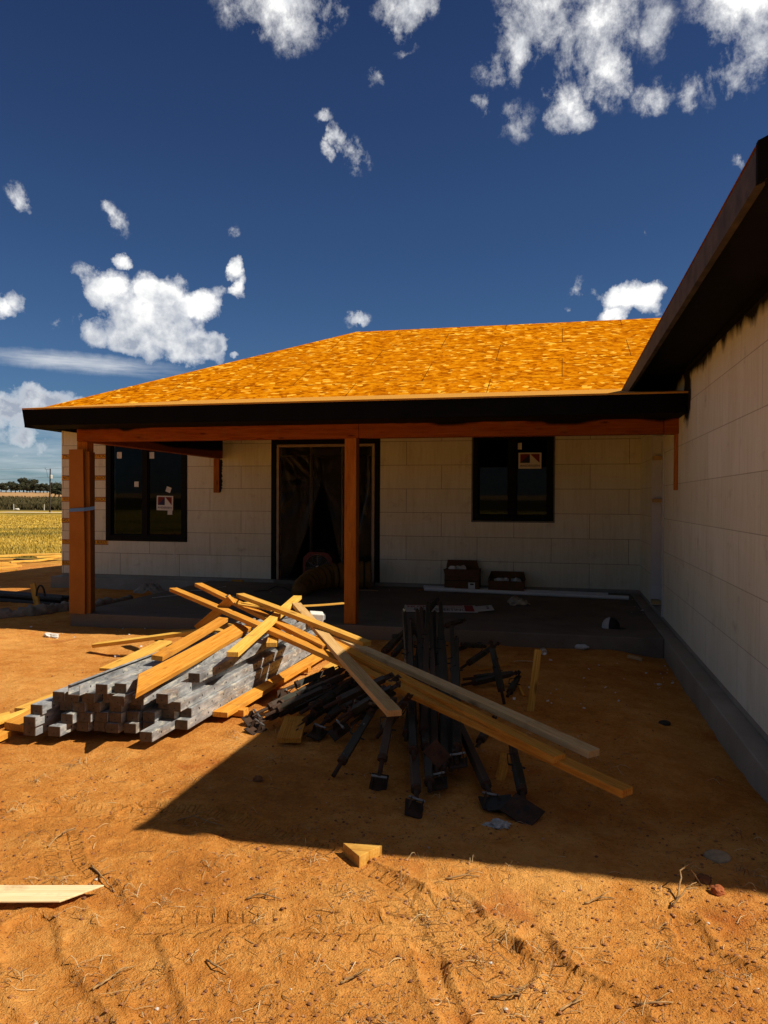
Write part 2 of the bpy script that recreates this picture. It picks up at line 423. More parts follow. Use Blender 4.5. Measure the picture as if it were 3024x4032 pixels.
# wheel tracks and ruts: (points in photograph pixels on the ground, half width, depth, lug period, lug depth)
TRACKS = [
    ([(560, 3195), (770, 3215), (1000, 3285), (1230, 3370), (1450, 3475), (1640, 3590), (1800, 3690), (1960, 3810)], .13, .022, .10, .034),
    ([(640, 3640), (800, 3645), (1000, 3652), (1200, 3658), (1400, 3668), (1560, 3665)], .10, .022, .11, .04),
    ([(380, 3480), (470, 3600), (540, 3720), (590, 3860), (640, 4060)], .07, .02, .11, .0),
    ([(110, 3640), (130, 3780), (220, 3920), (330, 4060)], .09, .022, .2, .0),
    ([(0, 3790), (90, 3860), (170, 3950), (230, 4060)], .06, .018, .2, .0),
    ([(1750, 3560), (1830, 3680), (1960, 3800), (2150, 3880), (2400, 4000)], .12, .022, .10, .028),
    ([(0, 3200), (200, 3180), (400, 3185), (560, 3195)], .09, .018, .10, .03),
    ([(2100, 3690), (2180, 3820), (2300, 3960), (2380, 4060)], .05, .022, .2, .0),
    ([(240, 3300), (260, 3400), (330, 3470)], .08, .012, .09, .012),
    ([(2700, 3640), (2760, 3760), (2900, 3850), (3060, 3900)], .06, .022, .2, .0),
    ([(1480, 3520), (1600, 3640), (1690, 3760), (1720, 3900), (1800, 4060)], .045, .024, .2, .0),
]
TR = {}
def detail_h(x, y):
    TR.clear()
    h = .05 * _vnoise(x, y, .55, 1) + .028 * _vnoise(x, y, 1.4, 2) + .018 * _vnoise(x, y, 3.1, 3) + .013 * _vnoise(x, y, 7.3, 4)
    n5 = _vnoise(x, y, 17, 5)
    fine = .009 * n5 + .007 * _vnoise(x, y, 33, 6)
    tdep = np.zeros(x.shape)
    near = np.clip((9 - np.hypot(x - CAM[0], y - CAM[1])) / 2, 0, 1)
    for pts, hw, dep, per, lug in TRACKS:
        P = [at(u, v, -.2) for u, v in pts]
        best = np.full(x.shape, 9.); arc = np.zeros(x.shape); side = np.zeros(x.shape); acc = 0
        for a, b in zip(P[:-1], P[1:]):
            d = np.array([b.x - a.x, b.y - a.y]); L = np.hypot(*d); d /= L
            s = (x - a.x) * d[0] + (y - a.y) * d[1]; sc = np.clip(s, 0, L)
            ex = x - (a.x + d[0] * sc); ey = y - (a.y + d[1] * sc); dist = np.hypot(ex, ey)
            m = dist < best
            best = np.where(m, dist, best); arc = np.where(m, acc + sc, arc); side = np.where(m, -(ex * d[1] - ey * d[0]), side); acc += L
        wob = best + .012 * _vnoise(x, y, 6, 40)
        inside = np.clip((hw - wob) / .012, 0, 1); inside = inside * inside * (3 - 2 * inside)
        berm = np.exp(-((wob - hw - .012) / .014) ** 2)
        fine = fine * (1 - .75 * inside)
        tdep = np.maximum(tdep, dep * .5 * inside); h = h + dep * .45 * berm * (1 - np.clip(tdep / .004, 0, 1)) * (.6 + .8 * (_vnoise(x, y, 9, 41) + .5))
        if lug > 0:
            TR['m'] = np.where(inside > TR['m'], inside, TR['m']) if 'm' in TR else inside.copy()
            if 'a' not in TR: TR['a'] = np.zeros(x.shape); TR['s'] = np.zeros(x.shape)
            TR['a'] = np.where(best < hw * 1.1, arc / (per * .55), TR['a']); TR['s'] = np.where(best < hw * 1.1, side / hw, TR['s'])
        if lug > 9:
            edge = np.clip((best - hw * .38) / .012, 0, 1) * inside
            ph = (arc + .5 * best + np.where(side > 0, per / 2, 0)) / per * 2 * math.pi
            h = h + edge * lug * .20 * np.clip(np.sin(ph) * 3., -1, 1) * np.clip(.5 + 1.6 * (_vnoise(x, y, 2.2, 42) + .25), .1, 1)
            ph2 = (arc - .8 * np.abs(side)) / (per * .5) * 2 * math.pi
            h = h + (1 - edge) * inside * lug * .10 * np.sin(ph2)
    h = h + fine - tdep
    return h * 1.0
def H(x, y):
    x = np.asarray(x, float); y = np.asarray(y, float)
    r = np.hypot(x - CAM[0], y - CAM[1])
    w = np.clip((40 - r) / 25, 0, 1)
    b = base_h(x, y)
    big = np.where(r > 30, (_vnoise(x, y, .02, 9) * .6), 0) * np.clip((r - 30) / 40, 0, 1)
    h = b + detail_h(x, y) * w + big
    # level with the buildings' footings
    foot = (np.clip((y + 4.2) / .4, 0, 1) * ((x > -7.6) & (x < .2))) 
    h = np.where(foot > 0, h * (1 - foot) + (-.24) * foot, h)
    drop = np.clip((x + .7) / .5, 0, 1) * np.clip((y + 8.8) / 1.2, 0, 1) * (x < .5)
    h = h - .06 * drop
    return h
def gz(x, y): return float(H(np.array([x]), np.array([y]))[0])
def gat(u, v):                        # where a photograph ray meets the ground
    z = -.2
    for _ in range(25):
        p = at(u, v, z)
        z2 = float(base_h(p.x, p.y)); 
        if abs(z2 - z) < 1e-4: break
        z = z * .5 + z2 * .5
    p = at(u, v, z); p.z = gz(p.x, p.y); return p

def axis_lines(dense, grow, lim_lo, lim_hi):
    out = list(dense); st = abs(dense[1] - dense[0]); a = dense[0]
    while a > lim_lo: st *= grow; a -= st; out.insert(0, a)
    st = abs(dense[-1] - dense[-2]); a = dense[-1]
    while a < lim_hi: st *= grow; a += st; out.append(a)
    return np.array(out)
def make_ground():
    xs = axis_lines(np.concatenate([np.arange(-9.5, -4.8, .045), np.arange(-4.8, -3.6, .024), np.arange(-3.6, .7, .0125), np.arange(.7, 1.4, .03)]), 1.16, -3500, 3500)
    ys = axis_lines(np.concatenate([np.arange(-12.2, -10.9, .03), np.arange(-10.9, -8.9, .0125), np.arange(-8.9, -3.4, .028)]), 1.16, -3500, 3500)
    X, Y = np.meshgrid(xs, ys); Z = H(X, Y)
    nx, ny = len(xs), len(ys); tracks = {k: v.copy().ravel() for k, v in TR.items()}
    V = np.stack([X, Y, Z], -1).reshape(-1, 3)
    idx = np.arange(nx * ny).reshape(ny, nx)
    Fq = np.stack([idx[:-1, :-1], idx[:-1, 1:], idx[1:, 1:], idx[1:, :-1]], -1).reshape(-1, 4)
    me = bpy.data.meshes.new('ground'); me.vertices.add(len(V)); me.vertices.foreach_set('co', V.ravel())
    me.loops.add(Fq.size); me.loops.foreach_set('vertex_index', Fq.ravel())
    me.polygons.add(len(Fq)); me.polygons.foreach_set('loop_start', np.arange(0, Fq.size, 4)); me.polygons.foreach_set('loop_total', np.full(len(Fq), 4))
    me.polygons.foreach_set('use_smooth', np.ones(len(Fq), bool))
    me.update(); me.validate()
    for k, v in tracks.items():
        at_ = me.attributes.new('track_' + k, 'FLOAT', 'POINT'); at_.data.foreach_set('value', v.astype(np.float32))
    o = bpy.data.objects.new('ground', me); COL.objects.link(o)
    m, t, p, out = material('red_dirt_and_field')
    v = objco(t)
    n1 = t.noise(v, .9, 6, .6); n2 = t.noise(v, 5.5, 8, .65); n3 = t.noise(v, 38, 6, .7); n4 = t.noise(v, 140, 3, .6)
    f = t.math('ADD', t.math('MULTIPLY', n1, .4), t.math('ADD', t.math('MULTIPLY', n2, .35), t.math('MULTIPLY', n3, .3)))
    dirt = t.ramp(f, [(.36, (.33, .110, .022)), (.5, (.52, .207, .042)), (.62, (.66, .32, .085))])
    dirt = t.mix(t.mapr(t.noise(v, 75, 4, .65), .60, .68, 0, .75), dirt, (.12, .045, .018))
    dirt = t.mix(t.mapr(t.noise(v, 13, 8, .75), .60, .70, 0, .6), dirt, (.15, .062, .026))
    dirt = t.mix(t.mapr(t.noise(v, 1.7, 3, .5), .66, .75, 0, .55), dirt, (.36, .085, .02))
    # fields: distance from the camera spot in world space
    cen = t.vmath('SUBTRACT', v, (CAM[0], CAM[1], 0)); s = t.n('ShaderNodeSeparateXYZ', None, Vector=cen)
    flat = t.n('ShaderNodeCombineXYZ', None, X=s.outputs[0], Y=s.outputs[1], Z=0.).outputs[0]
    r = t.vmath('LENGTH', flat, out=1)
    rj = t.math('ADD', r, t.math('MULTIPLY', t.math('SUBTRACT', t.noise(v, .12, 4), .5), 9.))
    g1 = t.noise(v, 3.0, 6, .7)
    grass = t.ramp(g1, [(.35, (.18, .115, .016)), (.5, (.42, .28, .05)), (.65, (.58, .40, .085))])
    rl = t.math('ADD', t.math('MULTIPLY', t.math('LOGARITHM', r, 2.72), 3.2), t.math('MULTIPLY', t.noise(v, .08, 3), 1.6))
    grass = t.mix(t.mapr(t.noise(t.n('ShaderNodeCombineXYZ', None, X=rl).outputs[0], 1., 3), .50, .60, 0, .75), grass, (.09, .088, .022))
    dark = t.ramp(t.noise(v, .25, 6, .7), [(.35, (.045, .038, .015)), (.65, (.095, .075, .03))])
    tan = t.ramp(t.noise(v, .2, 6, .7), [(.3, (.30, .17, .075)), (.7, (.46, .29, .14))])
    c = t.mix(t.mapr(rj, 22.5, 25.5), dirt, grass)
    c = t.mix(t.mapr(rj, 205, 225), c, dark)
    c = t.mix(t.mapr(rj, 425, 440), c, tan)
    t.set(p.inputs['Base Color'], c); p.inputs['Roughness'].default_value = .95; p.inputs['Specular IOR Level'].default_value = .05
    bh = t.math('ADD', t.math('MULTIPLY', n3, .6), t.math('ADD', t.math('MULTIPLY', n4, .35), t.math('MULTIPLY', n2, .6)))
    b1 = t.n('ShaderNodeBump', None, Height=bh, Strength=.9, Distance=.035)
    att = lambda k: t.n('ShaderNodeAttribute', {'attribute_name': 'track_' + k}).outputs['Fac']
    ta, ts, tm = att('a'), att('s'), att('m')
    sa = t.math('ABSOLUTE', ts)
    shift = t.math('MULTIPLY', t.math('GREATER_THAN', ts, 0.), .5)
    ph = t.math('FRACT', t.math('ADD', t.math('ADD', ta, shift), t.math('MULTIPLY', sa, .45)))
    bar = t.mapr(t.math('ABSOLUTE', t.math('SUBTRACT', ph, .5)), .13, .24)
    sh = t.math('MULTIPLY', t.mapr(sa, .34, .42), t.mapr(sa, 1.0, .93))
    ph2 = t.math('FRACT', t.math('SUBTRACT', t.math('MULTIPLY', ta, .5), t.math('MULTIPLY', ts, .7)))
    bar2 = t.math('MULTIPLY', t.mapr(t.math('ABSOLUTE', t.math('SUBTRACT', ph2, .5)), .10, .18), t.mapr(sa, .34, .26))
    fade = t.mapr(t.noise(v, 2.4, 6, .65), .36, .54)
    th = t.math('MULTIPLY', t.math('MULTIPLY', tm, fade), t.math('ADD', t.math('MULTIPLY', bar, sh), t.math('MULTIPLY', bar2, .5)))
    b2 = t.n('ShaderNodeBump', None, Height=th, Strength=1., Distance=.010, Normal=b1.outputs[0])
    t.set(p.inputs['Normal'], b2.outputs[0])
    me.materials.append(m)
    tag(o, kind='structure')
    return o
make_ground()

# ------------------------------------------------------------------ house
house = tag(empty('house', (0, 0, 0)), 'unfinished single storey house of white foam blocks with orange board roof and covered porch', 'house')
L_ = 10.57; WT = 2.845
def wall_front():
    mb = MB(); T = .3
    ops = [(-9.6, -7.963, .66, 2.56), (-6.3, -4.295, 0., 2.50), (-2.69, -1.362, 1.09, 2.56)]
    xs = sorted({-L_, 0.} | {a for o in ops for a in o[:2]}); zs = sorted({0., WT} | {a for o in ops for a in o[2:]})
    for a, b in zip(xs[:-1], xs[1:]):
        for c, d in zip(zs[:-1], zs[1:]):
            mx, mz = (a + b) / 2, (c + d) / 2
            if any(o[0] < mx < o[1] and o[2] < mz < o[3] for o in ops): continue
            mb.add([(a, 0, c), (b, 0, c), (b, 0, d), (a, 0, d)], [(0, 1, 2, 3)])
    for a, b, c, d in ops:
        mb.add([(a, 0, c), (a, T, c), (a, T, d), (a, 0, d)], [(0, 1, 2, 3)])
        mb.add([(b, 0, c), (b, T, c), (b, T, d), (b, 0, d)], [(3, 2, 1, 0)])
        mb.add([(a, 0, d), (b, 0, d), (b, T, d), (a, T, d)], [(3, 2, 1, 0)])
        if c > 0: mb.add([(a, 0, c), (b, 0, c), (b, T, c), (a, T, c)], [(0, 1, 2, 3)])
    # left end wall of the house running back
    mb.add([(-L_, 0, 0), (-L_, 9, 0), (-L_, 9, WT), (-L_, 0, WT)], [(3, 2, 1, 0)])
    mb.build('front_wall', FOAMX, house)
wall_front()
def wall_wing():
    mb = MB(); a, b = -9.05, 0.
    d0, d1, dt = -2.86, -1.72, 2.36
    for y0, y1, z0, z1 in ((a, d0, 0, WT), (d0, d1, dt, WT), (d1, b, 0, WT)):
        mb.add([(0, y0, z0), (0, y1, z0), (0, y1, z1), (0, y0, z1)], [(3, 2, 1, 0)])
    for y in (d0, d1): mb.add([(0, y, 0), (.2, y, 0), (.2, y, dt), (0, y, dt)], [(0, 1, 2, 3)])
    mb.add([(0, d0, dt), (.2, d0, dt), (.2, d1, dt), (0, d1, dt)], [(0, 1, 2, 3)])
    mb.add([(0, a, 0), (7, a, 0), (7, a, WT), (0, a, WT)], [(0, 1, 2, 3)])
    mb.build('wing_wall', FOAMY, house)
    # white side door in the wing wall, beside the inner corner
    dm = MB(); dm.box((.10, d0 + .034, .03), (.14, d1 - .034, dt - .034))
    for z0, z1 in ((.25, 1.0), (1.2, 2.1)):
        for y0, y1 in ((d0 + .15, d0 + .5), (d1 - .5, d1 - .15)): dm.box((.093, y0, z0), (.0995, y1, z1))
    door = dm.build('side_door', DOORW, house, bevel=.003)
    fm = MB(); fm.box((-.014, d1 - .032, .0), (.15, d1 - .003, dt - .003)); fm.box((-.014, d0 + .003, .0), (.15, d0 + .032, dt - .003)); fm.box((-.014, d0 + .033, dt - .032), (.15, d1 - .033, dt - .003))
    fm.box((-.016, d1 + .001, 0), (-.002, d1 + .05, dt + .05)); fm.box((-.016, d0 - .05, 0), (-.002, d0 - .001, dt + .05))
    fm.build('door_frame', DOORW, door, bevel=.003)
    for z in (.03, 1.42, 2.0):
        tm = MB(); tm.box((-.02, d1 - .20, z), (.096, d1 - .033, z + .05)); tm.build('tape_tab', TAPEY, door)
wall_wing()
def footing():
    mb = MB()
    mb.box((-L_ - .14, -.15, -.5), (-7.46, .0, -.055)); mb.box((-L_ - .14, .0, -.5), (-L_, 9, -.055))
    mb.box((-L_, .004, -.5), (0, .3, -.002))
    mb.build('footing', CONC, house, bevel=.008)
    mb = MB(); mb.box((-.135, -9.2, -.6), (.02, 0, -.056)); mb.box((.004, -9.05, -.058), (.3, 0, -.002))
    mb.build('footing', CONC, house, bevel=.01)
    mb = MB(); mb.box((-7.46, -4.12, -.5), (-.137, -.002, -.06))
    mb.build('porch_slab', SLAB, house, bevel=.012)
footing()
def interior():
    mb = MB(); x0, x1, y0, y1, z0, z1 = -10.3, -.2, .31, 6.5, -.03, 2.6
    mb.add([(x0, y0, z0), (x1, y0, z0), (x1, y1, z0), (x0, y1, z0)], [(0, 1, 2, 3)], 1)
    mb.add([(x0, y0, z1), (x1, y0, z1), (x1, y1, z1), (x0, y1, z1)], [(3, 2, 1, 0)])
    mb.add([(x0, y1, z0), (x1, y1, z0), (x1, y1, z1), (x0, y1, z1)], [(0, 1, 2, 3)])
    mb.add([(x0, y0, z0), (x0, y1, z0), (x0, y1, z1), (x0, y0, z1)], [(0, 1, 2, 3)])
    mb.add([(x1, y0, z0), (x1, y1, z0), (x1, y1, z1), (x1, y0, z1)], [(3, 2, 1, 0)])
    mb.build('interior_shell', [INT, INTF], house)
    for x in (-6.45, -5.75, -5.1, -4.2):
        b = MB(); b.box((x, 2.6, -.03), (x + .04, 2.69, 2.6)); b.build('stud', RAWW, house)
interior()
def window(name, x0, x1, z0, z1, xm, flange, label, stickers):
    fr = MB(); y0, y1 = -.012, .09; w = .085
    fr.box((x0 + .002, y0, z0 + .002), (x0 + w, y1, z1 - .002)); fr.box((x1 - w, y0, z0 + .002), (x1 - .002, y1, z1 - .002))
    fr.box((x0 + w, y0, z0 + .002), (x1 - w, y1, z0 + w)); fr.box((x0 + w, y0, z1 - w), (x1 - w, y1, z1 - .002))
    fr.box((xm - .055, y0 + .006, z0 + w), (xm + .055, y1 - .002, z1 - w))
    f = fr.build('window', FRAME, house, bevel=.003); f['label'] = label
    fl = MB(); q = .022
    fl.box((x0 - q, -.007, z0 - q), (x1 + q, -.003, z0)); fl.box((x0 - q, -.007, z0), (x0, -.003, z1)); fl.box((x1, -.007, z0), (x1 + q, -.003, z1))
    fl.build('flange', flange, f)
    for a, b, yy in ((x0 + w, xm - .055, .05), (xm + .055, x1 - w, .03)):
        g = MB(); g.add([(a - .004, yy, z0 + w - .004), (b + .004, yy, z0 + w - .004), (b + .004, yy, z1 - w + .004), (a - .004, yy, z1 - w + .004)], [(0, 1, 2, 3)])
        g.build('pane', GLASS, f)
        sb = MB(); e = .028
        sb.box((a, yy - .012, z0 + w), (a + e, yy + .012, z1 - w)); sb.box((b - e, yy - .012, z0 + w), (b, yy + .012, z1 - w))
        sb.box((a + e, yy - .012, z0 + w), (b - e, yy + .012, z0 + w + e)); sb.box((a + e, yy - .012, z1 - w - e), (b - e, yy + .012, z1 - w))
        sb.build('sash', FRAME, f)
    for (sx, sz, sw, sh, rot, logo) in stickers:
        yy = .024 if sx > xm else .044
        M = Matrix.Translation((sx, yy, sz)) @ Matrix.Rotation(math.radians(90), 4, 'X') @ Matrix.Rotation(math.radians(rot), 4, 'Z')
        s = MB(); s.add([M @ Vector(q) for q in ((-sw / 2, -sh / 2, 0), (sw / 2, -sh / 2, 0), (sw / 2, sh / 2, 0), (-sw / 2, sh / 2, 0))], [(0, 1, 2, 3)])
        if logo:
            T = lambda *pts, mi: s.add([M @ Vector((px * sw, pz * sh, .001)) for px, pz in pts], [tuple(range(len(pts)))], mi)
            l, r, c, tp, bt = -.42, .42, .0, .42, -.14
            T((l, bt), (l, tp), (c, tp), mi=1); T((l, bt), (c, tp), (c, bt), mi=2); T((c + .015, tp), (r, bt), (r, tp), mi=1)
            s.text('ANDERSEN', sh * .19, M @ Matrix.Translation((0, -.32 * sh, .001)), 2, sw * .86)
        s.build('sticker', [PAPER, DKRED, NAVY], f)
A0 = lambda u, v: aty(u, v, .024)
def zc(x, y): return (400 + x * .3014, 1700 + y * .3014)
def wc(x, y): return (1800 + x * .31646, 1700 + y * .31646)
def stk(p, w, h, rot, logo, f):
    q = A0(*f(*p)); return (q.x, q.z, w, h, rot, logo)
window('w', -9.6, -7.963, .66, 2.56, aty(565 + 5, 2000, 0).x, FRAME, 'tall black window left of the doorway', [
    stk((826, 932), .335, .27, -1, True, zc), stk((874, 756), .10, .10, -20, False, zc), stk((893, 1055), .095, .08, 0, False, zc),
    stk((655, 308), .10, .12, 0, False, zc), stk((224, 306), .10, .12, 0, False, zc), stk((448, 685), .09, .10, 0, False, zc)])
window('w', -2.69, -1.362, 1.09, 2.56, aty(1800 + 685 * .31646, 2000, 0).x, FLASH, 'smaller black window right of the doorway', [
    stk((905, 360), .375, .265, 0, True, wc), stk((768, 180), .10, .11, 0, False, wc)])
def doorway():
    x0, x1, z1 = -6.3, -4.295, 2.50
    mb = MB()
    mb.box((x0 + .001, -.006, 0), (x0 + .085, .1, z1 - .001)); mb.box((x1 - .085, -.006, 0), (x1 - .001, .1, z1 - .001)); mb.box((x0 + .085, -.006, z1 - .075), (x1 - .085, .1, z1 - .001))
    d = mb.build('doorway', FRAME, house); d['label'] = 'wide open doorway with black jamb flashing'
    fm = MB()
    fm.box((x0 + .1, .0, 0), (x0 + .145, .12, z1 - .09)); fm.box((x1 - .145, .0, 0), (x1 - .1, .12, z1 - .09)); fm.box((x0 + .145, .0, z1 - .135), (x1 - .145, .12, z1 - .09))
    fm.build('frame', RAWW, d, bevel=.003)
    sl = MB(); sl.box((x0 + .085, -.1, -.06), (x1 - .085, .3, .0)); sl.build('sill', SLAB, d)
doorway()
# posts, beams
def post(x, y, w, z0, z1, cap=True):
    mb = MB(); mb.box((x, y, z0), (x + w, y + w, z1)); return mb.build('porch_post', STAIN_P, house, bevel=.006)
# vertical grain for posts: same lumber with rotated coordinates
def vert_lumber(src, name):
    m = src.copy(); m.name = name; nt = m.node_tree
    for n in nt.nodes:
        if n.type == 'TEX_COORD':
            mp = nt.nodes.new('ShaderNodeMapping'); mp.inputs['Rotation'].default_value = (0, math.radians(90), 0)
            links = [l for l in nt.links if l.from_node == n]
            socks = [l.to_socket for l in links]
            for l in links: nt.links.remove(l)
            nt.links.new(n.outputs['Object'], mp.inputs[0])
            for s in socks: nt.links.new(mp.outputs[0], s)
    return m
STAINL = mat_lumber('stained_post', (.24, .068, .009), (.42, .14, .02), (.52, .20, .034))
STAIN_P = vert_lumber(STAINL, 'stained_post_vertical')
post(-3.772, -4.06, .145, -.06, 2.17); post(-7.40, -4.06, .148, -.06, 2.17)
mb = MB(); mb.box((-7.405, -4.06, 2.172), (-3.60, -3.9, 2.6)); mb.build('porch_beam', BEAM, house, bevel=.006)
mb = MB(); mb.box((-3.597, -4.063, 2.17), (-.16, -3.9, 2.6)); mb.build('porch_beam', BEAM, house, bevel=.006)
mb = MB(); mb.box((-.157, -4.05, 2.168), (-.001, -3.9, 2.6)); mb.build('porch_beam', BEAM, house, bevel=.004)
mb = MB(); mb.box((-7.40, -3.897, 2.172), (-7.235, -.003, 2.6)); mb.build('side_beam', BEAM, house, bevel=.006)
p0 = aty(829, 1801, -.02); p1 = aty(852, 1940, -.02)
mb = MB(); mb.box((-7.40, -.045, p1.z), (-7.29, -.003, 2.168)); mb.build('wall_ledger', STAIN_P, house, bevel=.004)
# ragged hole round the ledger (torn foam, dark)
hp = MB(); pts = []
for i in range(26):
    s = i / 25; pts.append((-7.285 + .035 + .03 * random.random() - .02 * s, 2.15 - s * (2.13 - p1.z)))
hp.add([(-7.3, -.004, 2.15)] + [(x, -.004, z) for x, z in pts] + [(-7.3, -.004, p1.z)], [tuple(range(28))])
hp.build('torn_foam', INK, house)
mb = MB(); mb.box((-.035, -4.02, 1.555), (-.002, -3.93, 2.167)); mb.build('wall_ledger', STAIN_P, house, bevel=.003)
# roof
SL = .47; EX, EY, EZ = -11.0, -.5, 3.04   # eave corner of the main hip roof
RY, RX = 4.45, -6.05; RZ = EZ + SL * (RY - EY)
def slope_obj(name, quad, mat, thick=.02, parent=house, u=None):
    # a roof deck piece: local XY in the slope so that sheathing follows it
    quad = [Vector(q) for q in quad]; n = (quad[1] - quad[0]).cross(quad[2] - quad[1]).normalized()
    x = (u or (quad[1] - quad[0])).normalized(); y = n.cross(x)
    M = Matrix((x, y, n)).transposed().to_4x4(); M.translation = quad[0]
    Mi = M.inverted(); loc = [Mi @ q for q in quad]
    mb = MB(); mb.prism([(q.x, q.y) for q in loc], (-thick, 0)); return mb.build(name, mat, parent, M=M)
slope_obj('main_roof', [(EX, EY, EZ), (9, EY, EZ), (9, RY, RZ), (RX + .1, RY, RZ)], OSB)
slope_obj('main_roof', [(EX, 9.4, EZ), (EX, EY, EZ), (RX + .1, RY, RZ)], OSB)
slope_obj('main_roof', [(9, 9.4, EZ), (EX, 9.4, EZ), (RX + .1, RY, RZ), (9, RY, RZ)], OSB)
mb = MB(); mb.box((EX + .004, EY - .001, EZ - .29), (-.55, EY + .035, EZ - .015)); mb.box((EX, EY + .04, EZ - .29), (EX + .035, 9.4, EZ - .015))
mb.build('main_fascia', BLACK, house)
mb = MB(); mb.box((EX + .036, EY + .036, 2.762), (-L_ - .001, 9.3, 2.778)); mb.box((-L_ - .001, EY + .036, 2.762), (-.5, -.001, 2.778)); mb.build('main_soffit', SOFF, house)
# porch roof (low slope) and fascia
PY, PZ, PS = -4.65, 2.545, .15
PX = -7.76
def pzz(y): return PZ + PS * (y - PY)
slope_obj('porch_roof', [(PX, PY, PZ), (0, PY, PZ), (0, .0, pzz(0)), (PX, 0, pzz(0))], WOODO and mat_lumber('plywood_deck', (.34, .14, .02), (.44, .20, .03), (.50, .26, .05)), .018)
mb = MB(); mb.add([(PX, PY + .001, PZ - .018), (0, PY + .001, PZ - .018), (0, PY + .001, PZ - .215), (PX + .035, PY + .001, PZ - .215),
                   (PX, PY + .04, PZ - .018), (0, PY + .04, PZ - .018), (0, PY + .04, PZ - .215), (PX + .035, PY + .04, PZ - .215)],
                  [(0, 3, 2, 1), (4, 5, 6, 7), (0, 1, 5, 4), (3, 7, 6, 2), (0, 4, 7, 3), (1, 2, 6, 5)])
mb.build('porch_fascia', BLACK, house, bevel=.003)
mb = MB(); mb.add([(PX + .036, PY + .041, PZ - .215), (PX + .036, 0, PZ - .215), (PX + .036, 0, pzz(0) - .019), (PX + .036, PY + .041, PZ - .019), (PX + .002, PY + .041, PZ - .2), (PX + .002, 0, PZ - .2), (PX + .002, 0, pzz(0) - .019), (PX + .002, PY + .041, PZ - .019)],
                  [(0, 1, 2, 3), (7, 6, 5, 4), (0, 3, 7, 4), (1, 5, 6, 2), (0, 4, 5, 1), (3, 2, 6, 7)])
mb.build('porch_side_fascia', BLACK, house)
mb = MB(); mb.box((PX + .037, PY + .041, PZ - .21), (-.001, -4.065, PZ - .195)); mb.box((PX + .037, -3.899, 2.602), (-.001, -.001, 2.615)); mb.build('porch_ceiling', SOFF, house)
# wing roof
WX, WY, WZ = -.495, -9.545, 2.865
slope_obj('wing_roof', [(WX, 0.5, WZ), (WX, WY + .03, WZ), (5.5, WY + .03, WZ + SL * 6), (5.5, .5, WZ + SL * 6)], OSB, .02)
slope_obj('wing_roof', [(11.5, WY, WZ), (11.5, .5, WZ), (5.5, .5, WZ + SL * 6), (5.5, WY, WZ + SL * 6)], OSB, .02)
mb = MB(); mb.box((WX, WY + .03, 2.70), (WX + .035, -6.9, WZ - .018)); mb.build('wing_fascia', FASCW, house, bevel=.002)
mb = MB(); mb.box((WX, -6.897, 2.70), (WX + .035, -2.6, WZ - .018)); mb.build('wing_fascia', FASCW, house, bevel=.002)
mb = MB()
mb.add([(WX, WY, 2.70), (5.5, WY, 2.7 + SL * 6), (5.5, WY, WZ + .012 + SL * 6), (WX, WY, WZ + .004), (WX, WY + .029, 2.70), (5.5, WY + .029, 2.7 + SL * 6), (5.5, WY + .029, WZ + .012 + SL * 6), (WX, WY + .029, WZ + .004)],
       [(0, 1, 2, 3), (7, 6, 5, 4), (0, 3, 7, 4), (1, 5, 6, 2), (0, 4, 5, 1), (3, 2, 6, 7)])
mb.box((WX + .05, WY - .012, WZ - .012 + .05), (WX + .5, WY + .026, WZ + .06), 0)
mb.build('rake_board', BLACK, house)
mb = MB(); mb.box((WX + .036, WY + .031, 2.775), (-.001, -.6, 2.79)); mb.build('wing_soffit', SOFF, house)
mb = MB(); mb.box((-.035, WY + .1, 2.742), (-.001, -4.7, 2.773)); mb.build('frieze_strip', SOFF, house)
# gable of the wing
mb = MB(); mb.add([(0, -9.045, WT), (11, -9.045, WT), (5.5, -9.045, WT + 2.5)], [(0, 1, 2)]); mb.build('wing_gable', OSBP, house)
# torn strap hanging from the wing eave
mb = MB()
def ribbon(mbx, pts, w, axis=Vector((0, 0, 1))):
    for a, b in zip(pts[:-1], pts[1:]):
        a = Vector(a); b = Vector(b); d = (b - a).normalized(); s = d.cross(Vector((.3, 1, .2))).normalized() * w / 2; n = d.cross(s).normalized() * .002
        mbx.add([a - s - n, a + s - n, b + s - n, b - s - n, a - s + n, a + s + n, b + s + n, b - s + n], [(3, 2, 1, 0), (4, 5, 6, 7), (0, 1, 5, 4), (1, 2, 6, 5), (2, 3, 7, 6), (3, 0, 4, 7)])
k = lambda u, v, dd=6.2: atd(u, v, dd)
zz = lambda x, y: k(2600 + x * .2556, 1100 + y * .2556, 6.05)
ribbon(mb, [zz(430, 430), zz(470, 405), zz(670, 395), zz(590, 430), zz(440, 432)], .012)
ribbon(mb, [zz(668, 395), zz(560, 540), zz(500, 600), zz(400, 640), zz(325, 565)], .022)
ribbon(mb, [zz(400, 610), zz(408, 685)], .018)
tag(mb.build('torn_tape', TAPE), 'torn orange tape strip dangling under the wing eave', 'tape')

